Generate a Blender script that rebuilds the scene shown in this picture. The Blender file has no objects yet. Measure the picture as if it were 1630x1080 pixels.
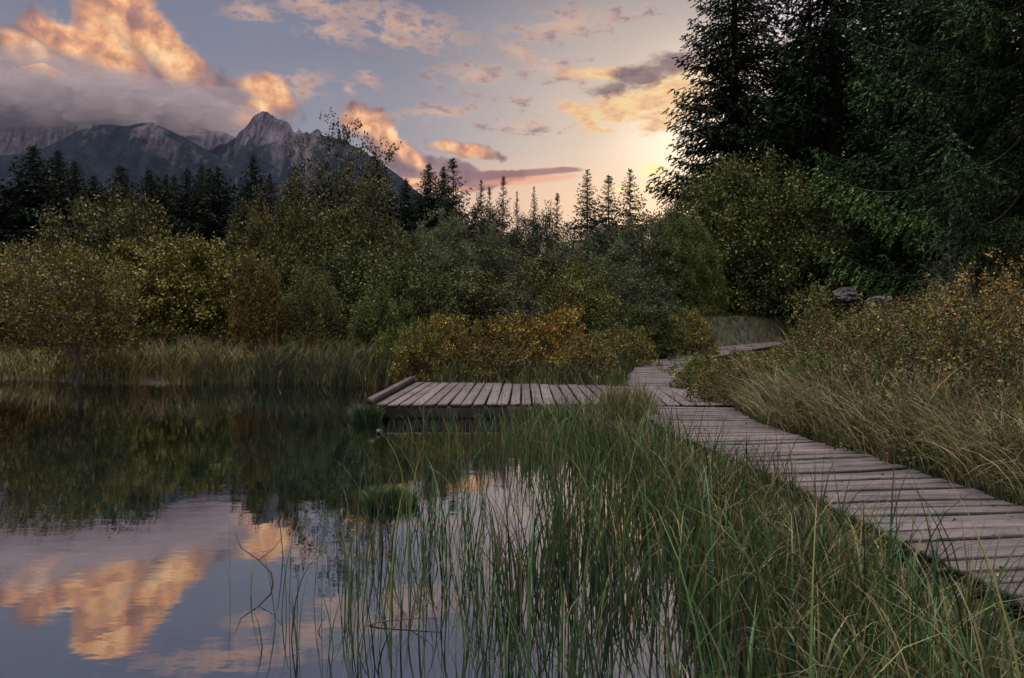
import bpy, math, random
import numpy as np
from mathutils import Vector, noise as mnoise
R = math.radians
rng = np.random.default_rng(7)
random.seed(7)
sc = bpy.context.scene
C = bpy.data.collections.new("place"); sc.collection.children.link(C)

# ------------------------------------------------------------------ camera
FPX, HOR, CAMZ = 1200.0, 505.0, 1.5
cam = bpy.data.cameras.new("camera"); camo = bpy.data.objects.new("camera", cam); C.objects.link(camo)
camo.location = (0, 0, CAMZ); camo.rotation_euler = (R(90), 0, 0)
cam.sensor_width = 36; cam.lens = FPX / 1630 * 36; cam.shift_y = -(540 - HOR) / 1630
cam.clip_start = 0.05; cam.clip_end = 30000
sc.camera = camo
sc.view_settings.view_transform = 'Standard'; sc.view_settings.look = 'None'
sc.view_settings.exposure = 0.0; sc.view_settings.gamma = 1.0
sc.cycles.max_bounces = 6; sc.cycles.diffuse_bounces = 0; sc.cycles.glossy_bounces = 3
sc.cycles.transmission_bounces = 3; sc.cycles.transparent_max_bounces = 6; sc.cycles.volume_bounces = 0
sc.cycles.use_denoising = True; sc.cycles.caustics_reflective = False; sc.cycles.caustics_refractive = False
sc.cycles.use_adaptive_sampling = True; sc.cycles.adaptive_threshold = 0.02

def at(px, py, d):          # a point seen at photo position (px, py), d metres ahead
    return Vector(((px - 815) * d / FPX, d, CAMZ + (HOR - py) * d / FPX))

# ------------------------------------------------------------------ node helper
class E:                    # a small expression wrapper round shader math nodes
    def __init__(s, nt, sock): s.nt, s.o = nt, sock
    def _m(s, op, *a):
        n = s.nt.nodes.new('ShaderNodeMath'); n.operation = op
        for i, v in enumerate((s,) + a):
            if isinstance(v, E): s.nt.links.new(v.o, n.inputs[i])
            else: n.inputs[i].default_value = v
        return E(s.nt, n.outputs[0])
    def __add__(s, b): return s._m('ADD', b)
    def __sub__(s, b): return s._m('SUBTRACT', b)
    def __mul__(s, b): return s._m('MULTIPLY', b)
    def __truediv__(s, b): return s._m('DIVIDE', b)
    def neg(s): return s._m('MULTIPLY', -1.0)
    def mx(s, b): return s._m('MAXIMUM', b)
    def mn(s, b): return s._m('MINIMUM', b)
    def pw(s, b): return s._m('POWER', b)
    def f(s, op, *a): return s._m(op, *a)
def sstep(x, a, b):
    nt = x.nt; n = nt.nodes.new('ShaderNodeMapRange'); n.interpolation_type = 'SMOOTHSTEP'
    nt.links.new(x.o, n.inputs[0]); n.inputs[1].default_value = a; n.inputs[2].default_value = b
    return E(nt, n.outputs[0])
def noisev(nt, vec, scale, detail=4, rough=.55, dist=0.0, out=0):
    n = nt.nodes.new('ShaderNodeTexNoise'); n.inputs['Scale'].default_value = scale
    n.inputs['Detail'].default_value = detail; n.inputs['Roughness'].default_value = rough
    n.inputs['Distortion'].default_value = dist
    if vec is not None: nt.links.new(vec, n.inputs['Vector'])
    return n.outputs[out] if out else E(nt, n.outputs[0])
def mapping(nt, vec, loc=(0,0,0), rot=(0,0,0), scale=(1,1,1), typ='POINT'):
    n = nt.nodes.new('ShaderNodeMapping'); n.vector_type = typ
    n.inputs['Location'].default_value = loc; n.inputs['Rotation'].default_value = rot; n.inputs['Scale'].default_value = scale
    nt.links.new(vec, n.inputs['Vector']); return n.outputs[0]
def mixc(nt, fac, a, b, mode='MIX'):
    n = nt.nodes.new('ShaderNodeMix'); n.data_type = 'RGBA'; n.blend_type = mode
    if isinstance(fac, E): nt.links.new(fac.o, n.inputs[0])
    else: n.inputs[0].default_value = fac
    for i, c in ((6, a), (7, b)):
        if hasattr(c, 'is_linked'): nt.links.new(c, n.inputs[i])
        else: n.inputs[i].default_value = (*c, 1)
    return n.outputs[2]
def comb(nt, x, y, z):
    n = nt.nodes.new('ShaderNodeCombineXYZ')
    for i, v in enumerate((x, y, z)):
        if isinstance(v, E): nt.links.new(v.o, n.inputs[i])
        else: n.inputs[i].default_value = v
    return n.outputs[0]
def ramp(nt, fac, stops):
    n = nt.nodes.new('ShaderNodeValToRGB'); nt.links.new(fac.o, n.inputs[0])
    el = n.color_ramp.elements
    while len(el) < len(stops): el.new(.5)
    for e, (p, c) in zip(el, stops): e.position = p; e.color = (*c, 1)
    return n.outputs[0]
def lin(r, g, b):
    f = lambda c: (c/255/12.92) if c/255 <= .04045 else ((c/255+.055)/1.055)**2.4
    return (f(r), f(g), f(b))

# ------------------------------------------------------------------ sky
SUN_AZ, SUN_EL = R(15), R(7.5)
SKY_UP, SKY_BACK = (7.0, 6.5, 6.4), (.42, .38, .37)      # radiance of the added bright cap overhead and the fill behind the camera
world = bpy.data.worlds.new("World"); sc.world = world; world.use_nodes = True
def build_world():
    nt = world.node_tree; nt.nodes.clear()
    out = nt.nodes.new('ShaderNodeOutputWorld'); bg = nt.nodes.new('ShaderNodeBackground')
    nt.links.new(bg.outputs[0], out.inputs[0])
    tc = nt.nodes.new('ShaderNodeTexCoord'); sp = nt.nodes.new('ShaderNodeSeparateXYZ')
    nt.links.new(tc.outputs['Generated'], sp.inputs[0])
    x, y, z = (E(nt, sp.outputs[i]) for i in range(3))
    az = x.f('ARCTAN2', y); el = z.mx(-1.0).mn(1.0).f('ARCSINE')
    K = 12.0
    p = comb(nt, az * K, el * K, 0.0)
    sky = nt.nodes.new('ShaderNodeTexSky'); sky.sky_type = 'NISHITA'; sky.sun_disc = False
    sky.sun_elevation = SUN_EL; sky.sun_rotation = SUN_AZ; sky.air_density = 1.2; sky.dust_density = 2.5
    # clear dusk air: mauve blue overhead, warming towards where the sun went down
    n0 = noisev(nt, mapping(nt, p, scale=(.35, 1.2, 1)), .8, 4)
    g_el = el * (180 / math.pi) + (n0 - .5) * 6
    base = ramp(nt, g_el / 60.0, [(0, lin(206, 178, 168)), (.10, lin(176, 164, 166)), (.22, lin(146, 146, 160)),
                                  (.38, lin(118, 122, 144)), (.62, lin(120, 126, 152)), (1, lin(136, 142, 172))])
    def blob(px, py, rx, ry, rot=0, src=p):
        a = math.atan((px - 815) / FPX); e = math.atan((HOR - py) / FPX * math.cos(a))
        sx, sy = rx / 100 * math.cos(a) ** 2, ry / 100 * math.cos(a)
        m = mapping(nt, src, (a * K, e * K, 0), (0, 0, R(rot)), (sx, sy, 1), 'TEXTURE')
        v = nt.nodes.new('ShaderNodeVectorMath'); v.operation = 'LENGTH'; nt.links.new(m, v.inputs[0])
        return E(nt, v.outputs['Value'])
    def field(bl, src=p):
        r = None
        for b in bl:
            q = blob(*b, src=src); r = q if r is None else r.mn(q)
        return r
    # the glow of the set sun
    gl = blob(1090, 270, 330, 260)
    gfac = sstep(gl, 1.7, 0.0)
    base = mixc(nt, gfac * .85, base, lin(238, 214, 190))
    gl2 = sstep(blob(1120, 270, 150, 180), 1.4, 0.1)
    base = mixc(nt, gl2 * .9, base, (1.18, 1.03, .84))
    low = sstep(blob(860, 340, 420, 90), 1.25, 0.2)
    base = mixc(nt, low * .7, base, lin(246, 200, 166))
    nish = nt.nodes.new('ShaderNodeVectorMath'); nish.operation = 'SCALE'; nt.links.new(sky.outputs[0], nish.inputs[0]); nish.inputs['Scale'].default_value = .07
    base = mixc(nt, .12, base, nish.outputs[0])
    # unseen sky shaped for lighting: added bright cap overhead, dim fill behind
    base = mixc(nt, sstep(y, .35, -.3), base, SKY_BACK)
    base = mixc(nt, sstep(el * (180 / math.pi), 50, 74), base, SKY_UP)
    # clouds: warped domain, fractal edges, relief from the noise read a step nearer the sun
    wn = nt.nodes.new('ShaderNodeVectorMath'); wn.operation = 'MULTIPLY_ADD'
    nt.links.new(noisev(nt, p, 1.3, 3, out=1), wn.inputs[0]); wn.inputs[1].default_value = (.30, .26, 0)
    sh = nt.nodes.new('ShaderNodeVectorMath'); sh.operation = 'ADD'; nt.links.new(p, sh.inputs[0]); sh.inputs[1].default_value = (-.15, -.13, 0)
    nt.links.new(sh.outputs[0], wn.inputs[2]); pw = wn.outputs[0]
    f1 = noisev(nt, pw, 2.3, 8, .54)
    f2 = noisev(nt, mapping(nt, pw, (-.13, -.10, 0)), 2.3, 8, .54)
    f3 = noisev(nt, pw, 7.0, 5, .6)
    relief = (f1 - f2)
    f0 = noisev(nt, mapping(nt, pw, scale=(.5, 1.3, 1)), .9, 3, .5)
    cloud_body = [(20, 165, 300, 70, 0), (230, 165, 180, 50, -6), (395, 165, 85, 45, -5), (430, 145, 40, 26, 0), (120, 95, 150, 60, -8), (100, 72, 90, 36, -15),
                  (180, 20, 75, 52, -48), (250, 85, 75, 50, -42), (0, 100, 80, 34, 0), (165, -8, 58, 34, 0), (290, 115, 35, 40, -45), (-160, 120, 200, 120, 0)]
    cloud_b = [(575, 188, 48, 24, -8), (600, 215, 58, 30, -30), (632, 245, 65, 28, -28), (690, 268, 90, 22, -4), (735, 236, 62, 13, -8),
               (700, 285, 120, 16, -2), (780, 278, 70, 11, 0)]
    d1 = field(cloud_body, pw) + (f1 - .5) * 1.25 + (f3 - .5) * .35
    d2 = field(cloud_b, pw) + (f1 - .5) * 1.6 + (f3 - .5) * .5
    m1 = sstep(d1, 1.12, .72); m2 = sstep(d2, 1.1, .75)
    # lit parts of the clouds: the crests facing the glow
    lit1 = field([(195, 5, 95, 62, -50), (275, 80, 85, 42, -44), (55, 88, 75, 30, -22), (110, 60, 90, 30, -15), (150, 62, 110, 44, -32), (425, 138, 60, 30, -20), (165, -10, 70, 44, 0), (405, 175, 46, 20, 30), (235, 50, 80, 40, -45)], pw)
    l1 = sstep(lit1 + (f1 - .5) * .8, 1.15, .45)
    lit2 = field([(585, 195, 62, 26, -10), (612, 212, 50, 26, -35), (735, 236, 60, 14, -8), (650, 243, 50, 15, -32), (640, 285, 80, 8, 0)], pw)
    l2 = sstep(lit2 + (f1 - .5) * 1.1, 1.2, .4)
    shade = (relief * 1.7 + 1.0)
    def times(c, e, k=1.0):
        n = nt.nodes.new('ShaderNodeVectorMath'); n.operation = 'SCALE'; nt.links.new(c, n.inputs[0])
        nt.links.new((e * k).o, n.inputs['Scale']); return n.outputs[0]
    mauve = ramp(nt, f1 * .6 + f0 * .4, [(.3, lin(92, 84, 98)), (.5, lin(128, 110, 116)), (.7, lin(170, 140, 136))])
    orange = ramp(nt, f1 + relief * .5, [(.3, lin(190, 140, 124)), (.48, lin(238, 170, 122)), (.68, lin(255, 206, 148))])
    c1 = times(mixc(nt, l1, mauve, orange), relief * (l1 * .9 + .4) + 1.0)
    c2 = times(mixc(nt, l2, mixc(nt, .35, mauve, lin(176, 132, 124)), orange), shade)
    col = mixc(nt, m1 * .96, base, c1)
    col = mixc(nt, m2 * .93, col, c2)
    # thin high clouds
    ps = mapping(nt, p, rot=(0, 0, R(14)), scale=(.8, 1.7, 1))
    s1 = noisev(nt, ps, 3.0, 8, .64, .25)
    hi = field([(500, 8, 120, 30, -12), (525, 48, 70, 26, -12), (620, 62, 110, 14, -12), (400, 18, 60, 22, -8), (828, 84, 60, 17, -22), (865, 98, 30, 12, 10),
                (585, 125, 28, 17, -30), (830, 160, 24, 10, 0), (555, 142, 22, 12, 0), (1020, 25, 14, 6, -20), (480, 130, 60, 26, 0), (400, -30, 240, 30, 0), (480, 145, 36, 18, 0), (640, 40, 160, 40, -10), (760, 120, 90, 26, 0), (880, 110, 80, 26, -10), (900, 40, 140, 30, 6), (840, 200, 70, 14, 0), (700, 180, 110, 18, 4)])
    mh = sstep(hi + (s1 - .5) * 5.0, 1.0, -.1)
    col = mixc(nt, mh * .85, col, ramp(nt, s1, [(.35, lin(150, 132, 136)), (.6, lin(246, 196, 160))]))
    # the bank beside the big spruce: grey above, yellow fire below
    r1 = field([(1010, 168, 120, 34, 12), (1070, 150, 90, 50, 10), (960, 118, 80, 13, -4), (930, 180, 60, 16, -20), (950, 203, 40, 9, -10), (1055, 195, 60, 16, 8)])
    mr = sstep(r1 + (s1 - .5) * 2.0, 1.05, .35)
    col = mixc(nt, mr * .85, col, ramp(nt, s1, [(.3, lin(214, 160, 130)), (.5, lin(252, 200, 138)), (.66, lin(255, 232, 160))]))
    r2 = sstep(field([(1030, 118, 78, 24, 14), (975, 140, 50, 11, 8), (1070, 100, 50, 20, 0)]) + (s1 - .5) * 1.6, 1.1, .35)
    col = mixc(nt, r2 * .92, col, ramp(nt, s1, [(.3, lin(104, 92, 98)), (.7, lin(168, 138, 128))]))
    st = sstep(field([(850, 275, 80, 7, 4), (790, 280, 60, 10, 0), (900, 270, 34, 5, -2)]) + (s1 - .5) * .9, 1.1, .5)
    col = mixc(nt, st * .85, col, lin(158, 112, 108))
    st2 = sstep(field([(840, 287, 90, 7, 4), (700, 300, 80, 6, 0)]) + (s1 - .5) * .9, 1.2, .4)
    col = mixc(nt, st2 * .6, col, lin(250, 168, 124))
    yb = sstep(field([(1040, 272, 34, 12, 0), (1060, 297, 40, 9, 5), (1000, 300, 40, 5, 5)]) + (s1 - .5) * 1.2, 1.2, .2)
    col = mixc(nt, yb * .7, col, (1.2, 1.02, .36))
    # bright pink white gap of sky behind the tree tops
    tp = sstep(blob(1300, 20, 150, 150), 1.5, .1)
    col = mixc(nt, tp * .8, col, (.95, .80, .88))
    nt.links.new(col, bg.inputs[0]); bg.inputs[1].default_value = 1.0
build_world()
world.cycles.sampling_method = 'MANUAL'; world.cycles.sample_map_resolution = 512

sun = bpy.data.lights.new("sun", 'SUN'); suno = bpy.data.objects.new("sun", sun); C.objects.link(suno)
sun.energy = 0.8; sun.angle = R(4); sun.color = (1, .72, .45)
sd = Vector((math.sin(SUN_AZ) * math.cos(SUN_EL), math.cos(SUN_AZ) * math.cos(SUN_EL), math.sin(SUN_EL)))
suno.rotation_euler = sd.to_track_quat('Z', 'Y').to_euler()

# ------------------------------------------------------------------ object helpers
def mesh_np(name, V, F, tint=None, mat=None, smooth=False):
    """V (n,3); F: list of int arrays, each (m,k)"""
    me = bpy.data.meshes.new(name); V = np.asarray(V, dtype=np.float32)
    if not isinstance(F, list): F = [F]
    F = [np.asarray(f) for f in F if len(f)]
    loops = np.concatenate([f.ravel() for f in F]).astype(np.int32)
    tot = np.concatenate([np.full(len(f), f.shape[1]) for f in F]).astype(np.int32)
    me.vertices.add(len(V)); me.vertices.foreach_set('co', V.ravel())
    me.loops.add(len(loops)); me.loops.foreach_set('vertex_index', loops)
    me.polygons.add(len(tot)); me.polygons.foreach_set('loop_start', (np.cumsum(tot) - tot).astype(np.int32))
    me.update(calc_edges=True)
    if smooth: me.polygons.foreach_set('use_smooth', np.ones(len(tot), bool))
    if tint is not None:
        a = me.color_attributes.new('tint', 'FLOAT_COLOR', 'POINT')
        t = np.ones((len(V), 4), np.float32); t[:, :3] = tint; a.data.foreach_set('color', t.ravel())
    if mat: me.materials.append(mat)
    me.validate(); return me
def link(name, me, parent=None, loc=(0, 0, 0)):
    o = bpy.data.objects.new(name, me); C.objects.link(o); o.location = loc
    if parent: o.parent = parent
    return o
def tag(o, label=None, cat=None, group=None, kind=None):
    if label: o['label'] = label
    if cat: o['category'] = cat
    if group: o['group'] = group
    if kind: o['kind'] = kind
    return o
def tube(pts, rad, seg=6):
    pts = np.asarray(pts, float); rad = np.asarray(rad, float); n = len(pts)
    t = np.gradient(pts, axis=0); t /= np.linalg.norm(t, axis=1)[:, None] + 1e-9
    up = np.array([0.13, 0.97, 0.2]) if abs(t[0] @ np.array([0.13, 0.97, 0.2])) < .9 else np.array([1., 0, 0])
    u = np.cross(t, up); u /= np.linalg.norm(u, axis=1)[:, None] + 1e-9; v = np.cross(t, u)
    a = np.arange(seg) * 2 * np.pi / seg
    V = pts[:, None] + rad[:, None, None] * (np.cos(a)[None, :, None] * u[:, None] + np.sin(a)[None, :, None] * v[:, None])
    i = np.arange(n - 1)[:, None] * seg; j = np.arange(seg)[None]; k = (j + 1) % seg
    F = np.stack([i + j, i + k, i + seg + k, i + seg + j], -1).reshape(-1, 4)
    return V.reshape(-1, 3), F
class Acc:
    def __init__(s): s.V, s.F, s.n, s.T = [], [], 0, []
    def add(s, V, F, t=None):
        s.V.append(V); s.F.append(F + s.n); s.n += len(V)
        if t is not None: s.T.append(np.broadcast_to(t, (len(V), 3)))
    def mesh(s, name, mat, smooth=False):
        return mesh_np(name, np.concatenate(s.V), [np.concatenate([f for f in s.F if f.shape[1] == k]) for k in {f.shape[1] for f in s.F}],
                       np.concatenate(s.T) if s.T else None, mat, smooth)
def leaves(P, D, L, W, tint, fold=.25, r=rng):
    """diamond leaves, folded along the midrib; P base, D unit direction"""
    n = len(P); D = D / (np.linalg.norm(D, axis=1)[:, None] + 1e-9)
    q = r.normal(size=(n, 3)); S = np.cross(D, q); S /= np.linalg.norm(S, axis=1)[:, None] + 1e-9; N = np.cross(D, S)
    L = np.broadcast_to(L, (n,))[:, None]; W = np.broadcast_to(W, (n,))[:, None]
    a = P; c = P + D * L; m = P + D * L * .45
    b = m + S * W * .5 + N * W * fold; d = m - S * W * .5 + N * W * fold
    V = np.stack([a, b, c, d], 1).reshape(-1, 3); F = (np.arange(n)[:, None] * 4 + np.array([0, 1, 2, 3]))
    return V, F, np.repeat(tint, 4, axis=0)
def blades(B, H, W, az, bend, tint, seg=5, r=rng, dry=None, curl=1.8):
    """grass blades: base B, length H, width W, lean direction az, bend 0..1"""
    n = len(B); s = np.linspace(0, 1, seg + 1)
    a0 = r.uniform(0.02, .16, n)
    th = a0[:, None] + bend[:, None] * (s[None] ** curl) * 2.1          # angle from vertical along the blade
    ds = (H / seg)[:, None]
    rr = np.concatenate([np.zeros((n, 1)), np.cumsum(np.sin(th[:, :-1]) * ds, 1)], 1)
    zz = np.concatenate([np.zeros((n, 1)), np.cumsum(np.cos(th[:, :-1]) * ds, 1)], 1)
    ca, sa = np.cos(az)[:, None], np.sin(az)[:, None]
    P = np.stack([B[:, 0:1] + rr * ca, B[:, 1:2] + rr * sa, B[:, 2:3] + zz], -1)
    tw = r.uniform(0, np.pi, n)[:, None] + s[None] * r.uniform(-.8, .8, n)[:, None]
    side = np.stack([np.cos(tw), np.sin(tw), np.zeros_like(tw)], -1)
    w = (W[:, None] * np.minimum(1, (1.02 - s[None]) * 1.6) * np.minimum(1, .55 + s[None] * 2))[..., None] * .5
    V = np.stack([P - side * w, P + side * w], 2).reshape(-1, 3)
    i = (np.arange(n)[:, None] * (seg + 1) + np.arange(seg)[None]).ravel() * 2
    F = np.stack([i, i + 1, i + 3, i + 2], -1)
    T = np.repeat(tint[:, None], seg + 1, 1)
    if dry is not None:                                                  # tips dry out to straw
        k = np.clip((s[None] - .6) / .4, 0, 1)[..., None] * dry[:, None, None]
        T = T * (1 - k) + np.array([.30, .22, .12]) * k
    return V, F, np.repeat(T.reshape(-1, 3), 2, axis=0)
def pick(cols, n, r=rng, var=.18, p=None):
    c = np.array(cols)[r.choice(len(cols), n, p=p)]
    return c * np.exp(r.normal(0, var * 2.0, (n, 1))).clip(.3, 2.3) * (1 + r.normal(0, .05, (n, 3)))

# ------------------------------------------------------------------ materials
def new_mat(name):
    m = bpy.data.materials.new(name); m.use_nodes = True; nt = m.node_tree; nt.nodes.clear()
    return m, nt, nt.nodes.new('ShaderNodeOutputMaterial')
def leaf_mat(name, trans=.3, rough=.5, spec=.35):
    m, nt, out = new_mat(name)
    at_ = nt.nodes.new('ShaderNodeAttribute'); at_.attribute_name = 'tint'
    oi = nt.nodes.new('ShaderNodeObjectInfo')
    c = mixc(nt, 1.0, at_.outputs['Color'], oi.outputs['Color'], 'MULTIPLY')
    b = nt.nodes.new('ShaderNodeBsdfPrincipled'); b.inputs['Roughness'].default_value = rough
    b.inputs['Specular IOR Level'].default_value = spec; nt.links.new(c, b.inputs['Base Color'])
    t = nt.nodes.new('ShaderNodeBsdfTranslucent'); nt.links.new(mixc(nt, .4, c, mixc(nt, 1, c, (1.2, 1.3, .6), 'MULTIPLY')), t.inputs[0])
    mx = nt.nodes.new('ShaderNodeMixShader'); mx.inputs[0].default_value = trans
    nt.links.new(b.outputs[0], mx.inputs[1]); nt.links.new(t.outputs[0], mx.inputs[2]); nt.links.new(mx.outputs[0], out.inputs[0])
    return m
M_leaf = leaf_mat('leaf', .12, .5, .2); M_needle = leaf_mat('needles', .05, .6, .15); M_grass = leaf_mat('grass_blade', .08, .42, .25)
def rough_mat(name, c1, c2, scale, rough=.85, bump=.4, c3=None, stretch=(1, 1, 1)):
    m, nt, out = new_mat(name)
    tc = nt.nodes.new('ShaderNodeTexCoord'); v = mapping(nt, tc.outputs['Object'], scale=stretch)
    n = noisev(nt, v, scale, 7, .62); n2 = noisev(nt, v, scale * 5, 5, .6)
    st = [(.3, c1), (.62, c2)] + ([(.8, c3)] if c3 else [])
    c = ramp(nt, n * .7 + n2 * .3, st)
    b = nt.nodes.new('ShaderNodeBsdfPrincipled'); nt.links.new(c, b.inputs['Base Color']); b.inputs['Roughness'].default_value = rough
    bp = nt.nodes.new('ShaderNodeBump'); bp.inputs['Strength'].default_value = bump; bp.inputs['Distance'].default_value = .03
    nt.links.new((n * .5 + n2 * .5).o, bp.inputs['Height']); nt.links.new(bp.outputs[0], b.inputs['Normal'])
    nt.links.new(b.outputs[0], out.inputs[0]); return m
M_bark = rough_mat('bark', (.035, .03, .028), (.11, .095, .085), 6, stretch=(1, 1, .25))
M_dbark = rough_mat('spruce_bark', (.018, .015, .013), (.05, .042, .036), 6, stretch=(1, 1, .25))
M_gbark = rough_mat('grey_bark', (.05, .045, .04), (.17, .155, .145), 8, stretch=(1, 1, .5))
M_birch = rough_mat('pale_bark', (.10, .09, .085), (.30, .28, .27), 8, stretch=(1, 1, .6))
M_rock = rough_mat('boulder_stone', (.02, .02, .02), (.10, .095, .105), 6, bump=1, c3=(.30, .29, .33))
M_orock = rough_mat('rusty_stone', (.015, .012, .012), (.09, .075, .085), 5, bump=1, c3=(.22, .10, .06))
M_darkwood = rough_mat('wet_timber', (.006, .005, .005), (.022, .018, .016), 5, rough=.7, stretch=(.4, 3, 3))

def plank_mat():
    m, nt, out = new_mat('weathered_planks')
    tc = nt.nodes.new('ShaderNodeTexCoord'); at_ = nt.nodes.new('ShaderNodeAttribute'); at_.attribute_name = 'grain'
    tt = nt.nodes.new('ShaderNodeAttribute'); tt.attribute_name = 'tint'
    v = at_.outputs['Vector']                      # x along the plank, y across it, z a number per plank
    g = noisev(nt, mapping(nt, v, scale=(2.2, 42, 7)), 1.0, 6, .6, .3)
    g2 = noisev(nt, mapping(nt, v, scale=(9, 160, 11)), 1.0, 4, .6)
    s = noisev(nt, tc.outputs['Object'], 1.3, 5, .6); s2 = noisev(nt, tc.outputs['Object'], 9, 5, .65)
    c = ramp(nt, g * .6 + g2 * .4, [(.36, (.018, .015, .014)), (.46, (.066, .056, .054)), (.66, (.165, .143, .138))])
    c = mixc(nt, sstep(s, .40, .68) * .55, c, (.17, .125, .12))
    c = mixc(nt, sstep(s2, .60, .78) * .6, c, (.09, .07, .06))
    c = mixc(nt, 1.0, c, tt.outputs['Color'], 'MULTIPLY')
    sx = nt.nodes.new('ShaderNodeSeparateXYZ'); nt.links.new(v, sx.inputs[0])          # rusty nail heads near the ends
    du = E(nt, sx.outputs[0]).f('ABSOLUTE') - .52; dv = E(nt, sx.outputs[1]).f('ABSOLUTE') - .04
    c = mixc(nt, sstep(du * du + dv * dv, .00009, .00004), c, (.02, .012, .009))
    b = nt.nodes.new('ShaderNodeBsdfPrincipled'); nt.links.new(c, b.inputs['Base Color'])
    nt.links.new((g * .3 + .5).o, b.inputs['Roughness']); b.inputs['Specular IOR Level'].default_value = .35
    bp = nt.nodes.new('ShaderNodeBump'); bp.inputs['Strength'].default_value = .7; bp.inputs['Distance'].default_value = .006
    nt.links.new((g * .7 + g2 * .5 + s2 * .5).o, bp.inputs['Height']); nt.links.new(bp.outputs[0], b.inputs['Normal'])
    nt.links.new(b.outputs[0], out.inputs[0]); return m
M_plank = plank_mat()

# ------------------------------------------------------------------ boardwalk line and ground
BW = np.array([(3.05, .6, .22), (3.0, 2.5, .22), (2.93, 3.6, .22), (2.84, 4.6, .22), (2.80, 5.4, .22), (2.73, 6.3, .22), (2.58, 7.3, .22), (2.42, 8.5, .22), (2.38, 9.5, .22),
               (2.55, 11.2, .22), (2.74, 13, .22), (2.95, 15, .22), (3.45, 17.6, .22), (4.1, 20.4, .22), (5.1, 22.8, .23), (6.3, 24.8, .27), (7.6, 26.6, .35), (9.2, 28.4, .43), (11.2, 30.2, .48), (13.5, 32, .6)])
def catmull(P, n=14):
    P = np.vstack([2 * P[0] - P[1], P, 2 * P[-1] - P[-2]]); o = []
    for i in range(1, len(P) - 2):
        t = np.linspace(0, 1, n, endpoint=False)[:, None]
        o.append(.5 * (2 * P[i] + (P[i+1] - P[i-1]) * t + (2*P[i-1] - 5*P[i] + 4*P[i+1] - P[i+2]) * t**2 + (3*P[i] - P[i-1] - 3*P[i+1] + P[i+2]) * t**3))
    return np.vstack(o + [P[-2:-1]])
BL = catmull(BW)
def bx(y): return np.interp(y, BL[:, 1], BL[:, 0])
def vnoise(x, y, s, seed=0, octs=3):
    """smooth value noise, vectorised"""
    x = np.asarray(x, float) / s; y = np.asarray(y, float) / s; o = 0; a = 1; tot = 0
    for k in range(octs):
        xi, yi = np.floor(x), np.floor(y); fx, fy = x - xi, y - yi; fx = fx*fx*(3-2*fx); fy = fy*fy*(3-2*fy)
        h = lambda i, j: (np.sin(i * 127.1 + j * 311.7 + seed * 74.7 + k * 19.3) * 43758.5453) % 1.0
        o = o + a * ((h(xi, yi)*(1-fx) + h(xi+1, yi)*fx)*(1-fy) + (h(xi, yi+1)*(1-fx) + h(xi+1, yi+1)*fx)*fy); tot += a
        a *= .5; x = x * 2.03 + 5.1; y = y * 2.03 + 1.7
    return o / tot
def ss(a, b, x): t = np.clip((x - a) / (b - a), 0, 1); return t * t * (3 - 2 * t)
def shore(x): return 17.0 + .9 * (vnoise(x, 0, 3.0, 3) - .5) * 2 * 1.0 - 2.0 * ss(-2.6, -1.2, x) + 1.2 * ss(-8, -14, x) 
def land(x, y):
    return np.maximum(y - shore(x), (x - (bx(y) - 1.0 - .5 * (vnoise(x, y, 1.5, 5) - .5))) )
def gz(x, y):
    x = np.asarray(x, float); y = np.asarray(y, float)
    l = land(x, y)
    z = np.where(l > 0, .03 + .16 * ss(0, 1.2, l), np.maximum(-1.6, l * .55))
    e = np.maximum(0, x - bx(y) - .9 - 1.1 * ss(8, 16, y)); e = e * e / (e + 1.2)
    z = z + 2.6 * (1 - np.exp(-.30 * e * ss(3, 22, y) / 2.6))
    py_ = np.interp(x, BL[:, 0][170:], BL[:, 1][170:])           # the grass slope behind the far stretch of boards
    hill = 1.55 * ss(.7, 4.2, y - py_) * ss(3, 7, x) * (y > 20); z = np.where(hill > 0, np.maximum(z, hill), z)
    z = z + .10 * (vnoise(x, y, 2.2, 9) - .5) * ss(0, 2, l) + ss(35, 120, y) * 1.2
    # the ground stays just under the boards
    dd = np.abs(x - bx(y)); z = np.where((dd < 1.0) & (y < 33), np.minimum(z, np.interp(y, BL[:, 1], BL[:, 2]) - .12), z)
    # shallow shelf seen through the water by the jetty
    z = np.where(l < 0, z + .75 * np.exp(-(((x + 2.6) / 2.2) ** 2 + ((y - 9.8) / 1.5) ** 2)), z)
    return z
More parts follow.
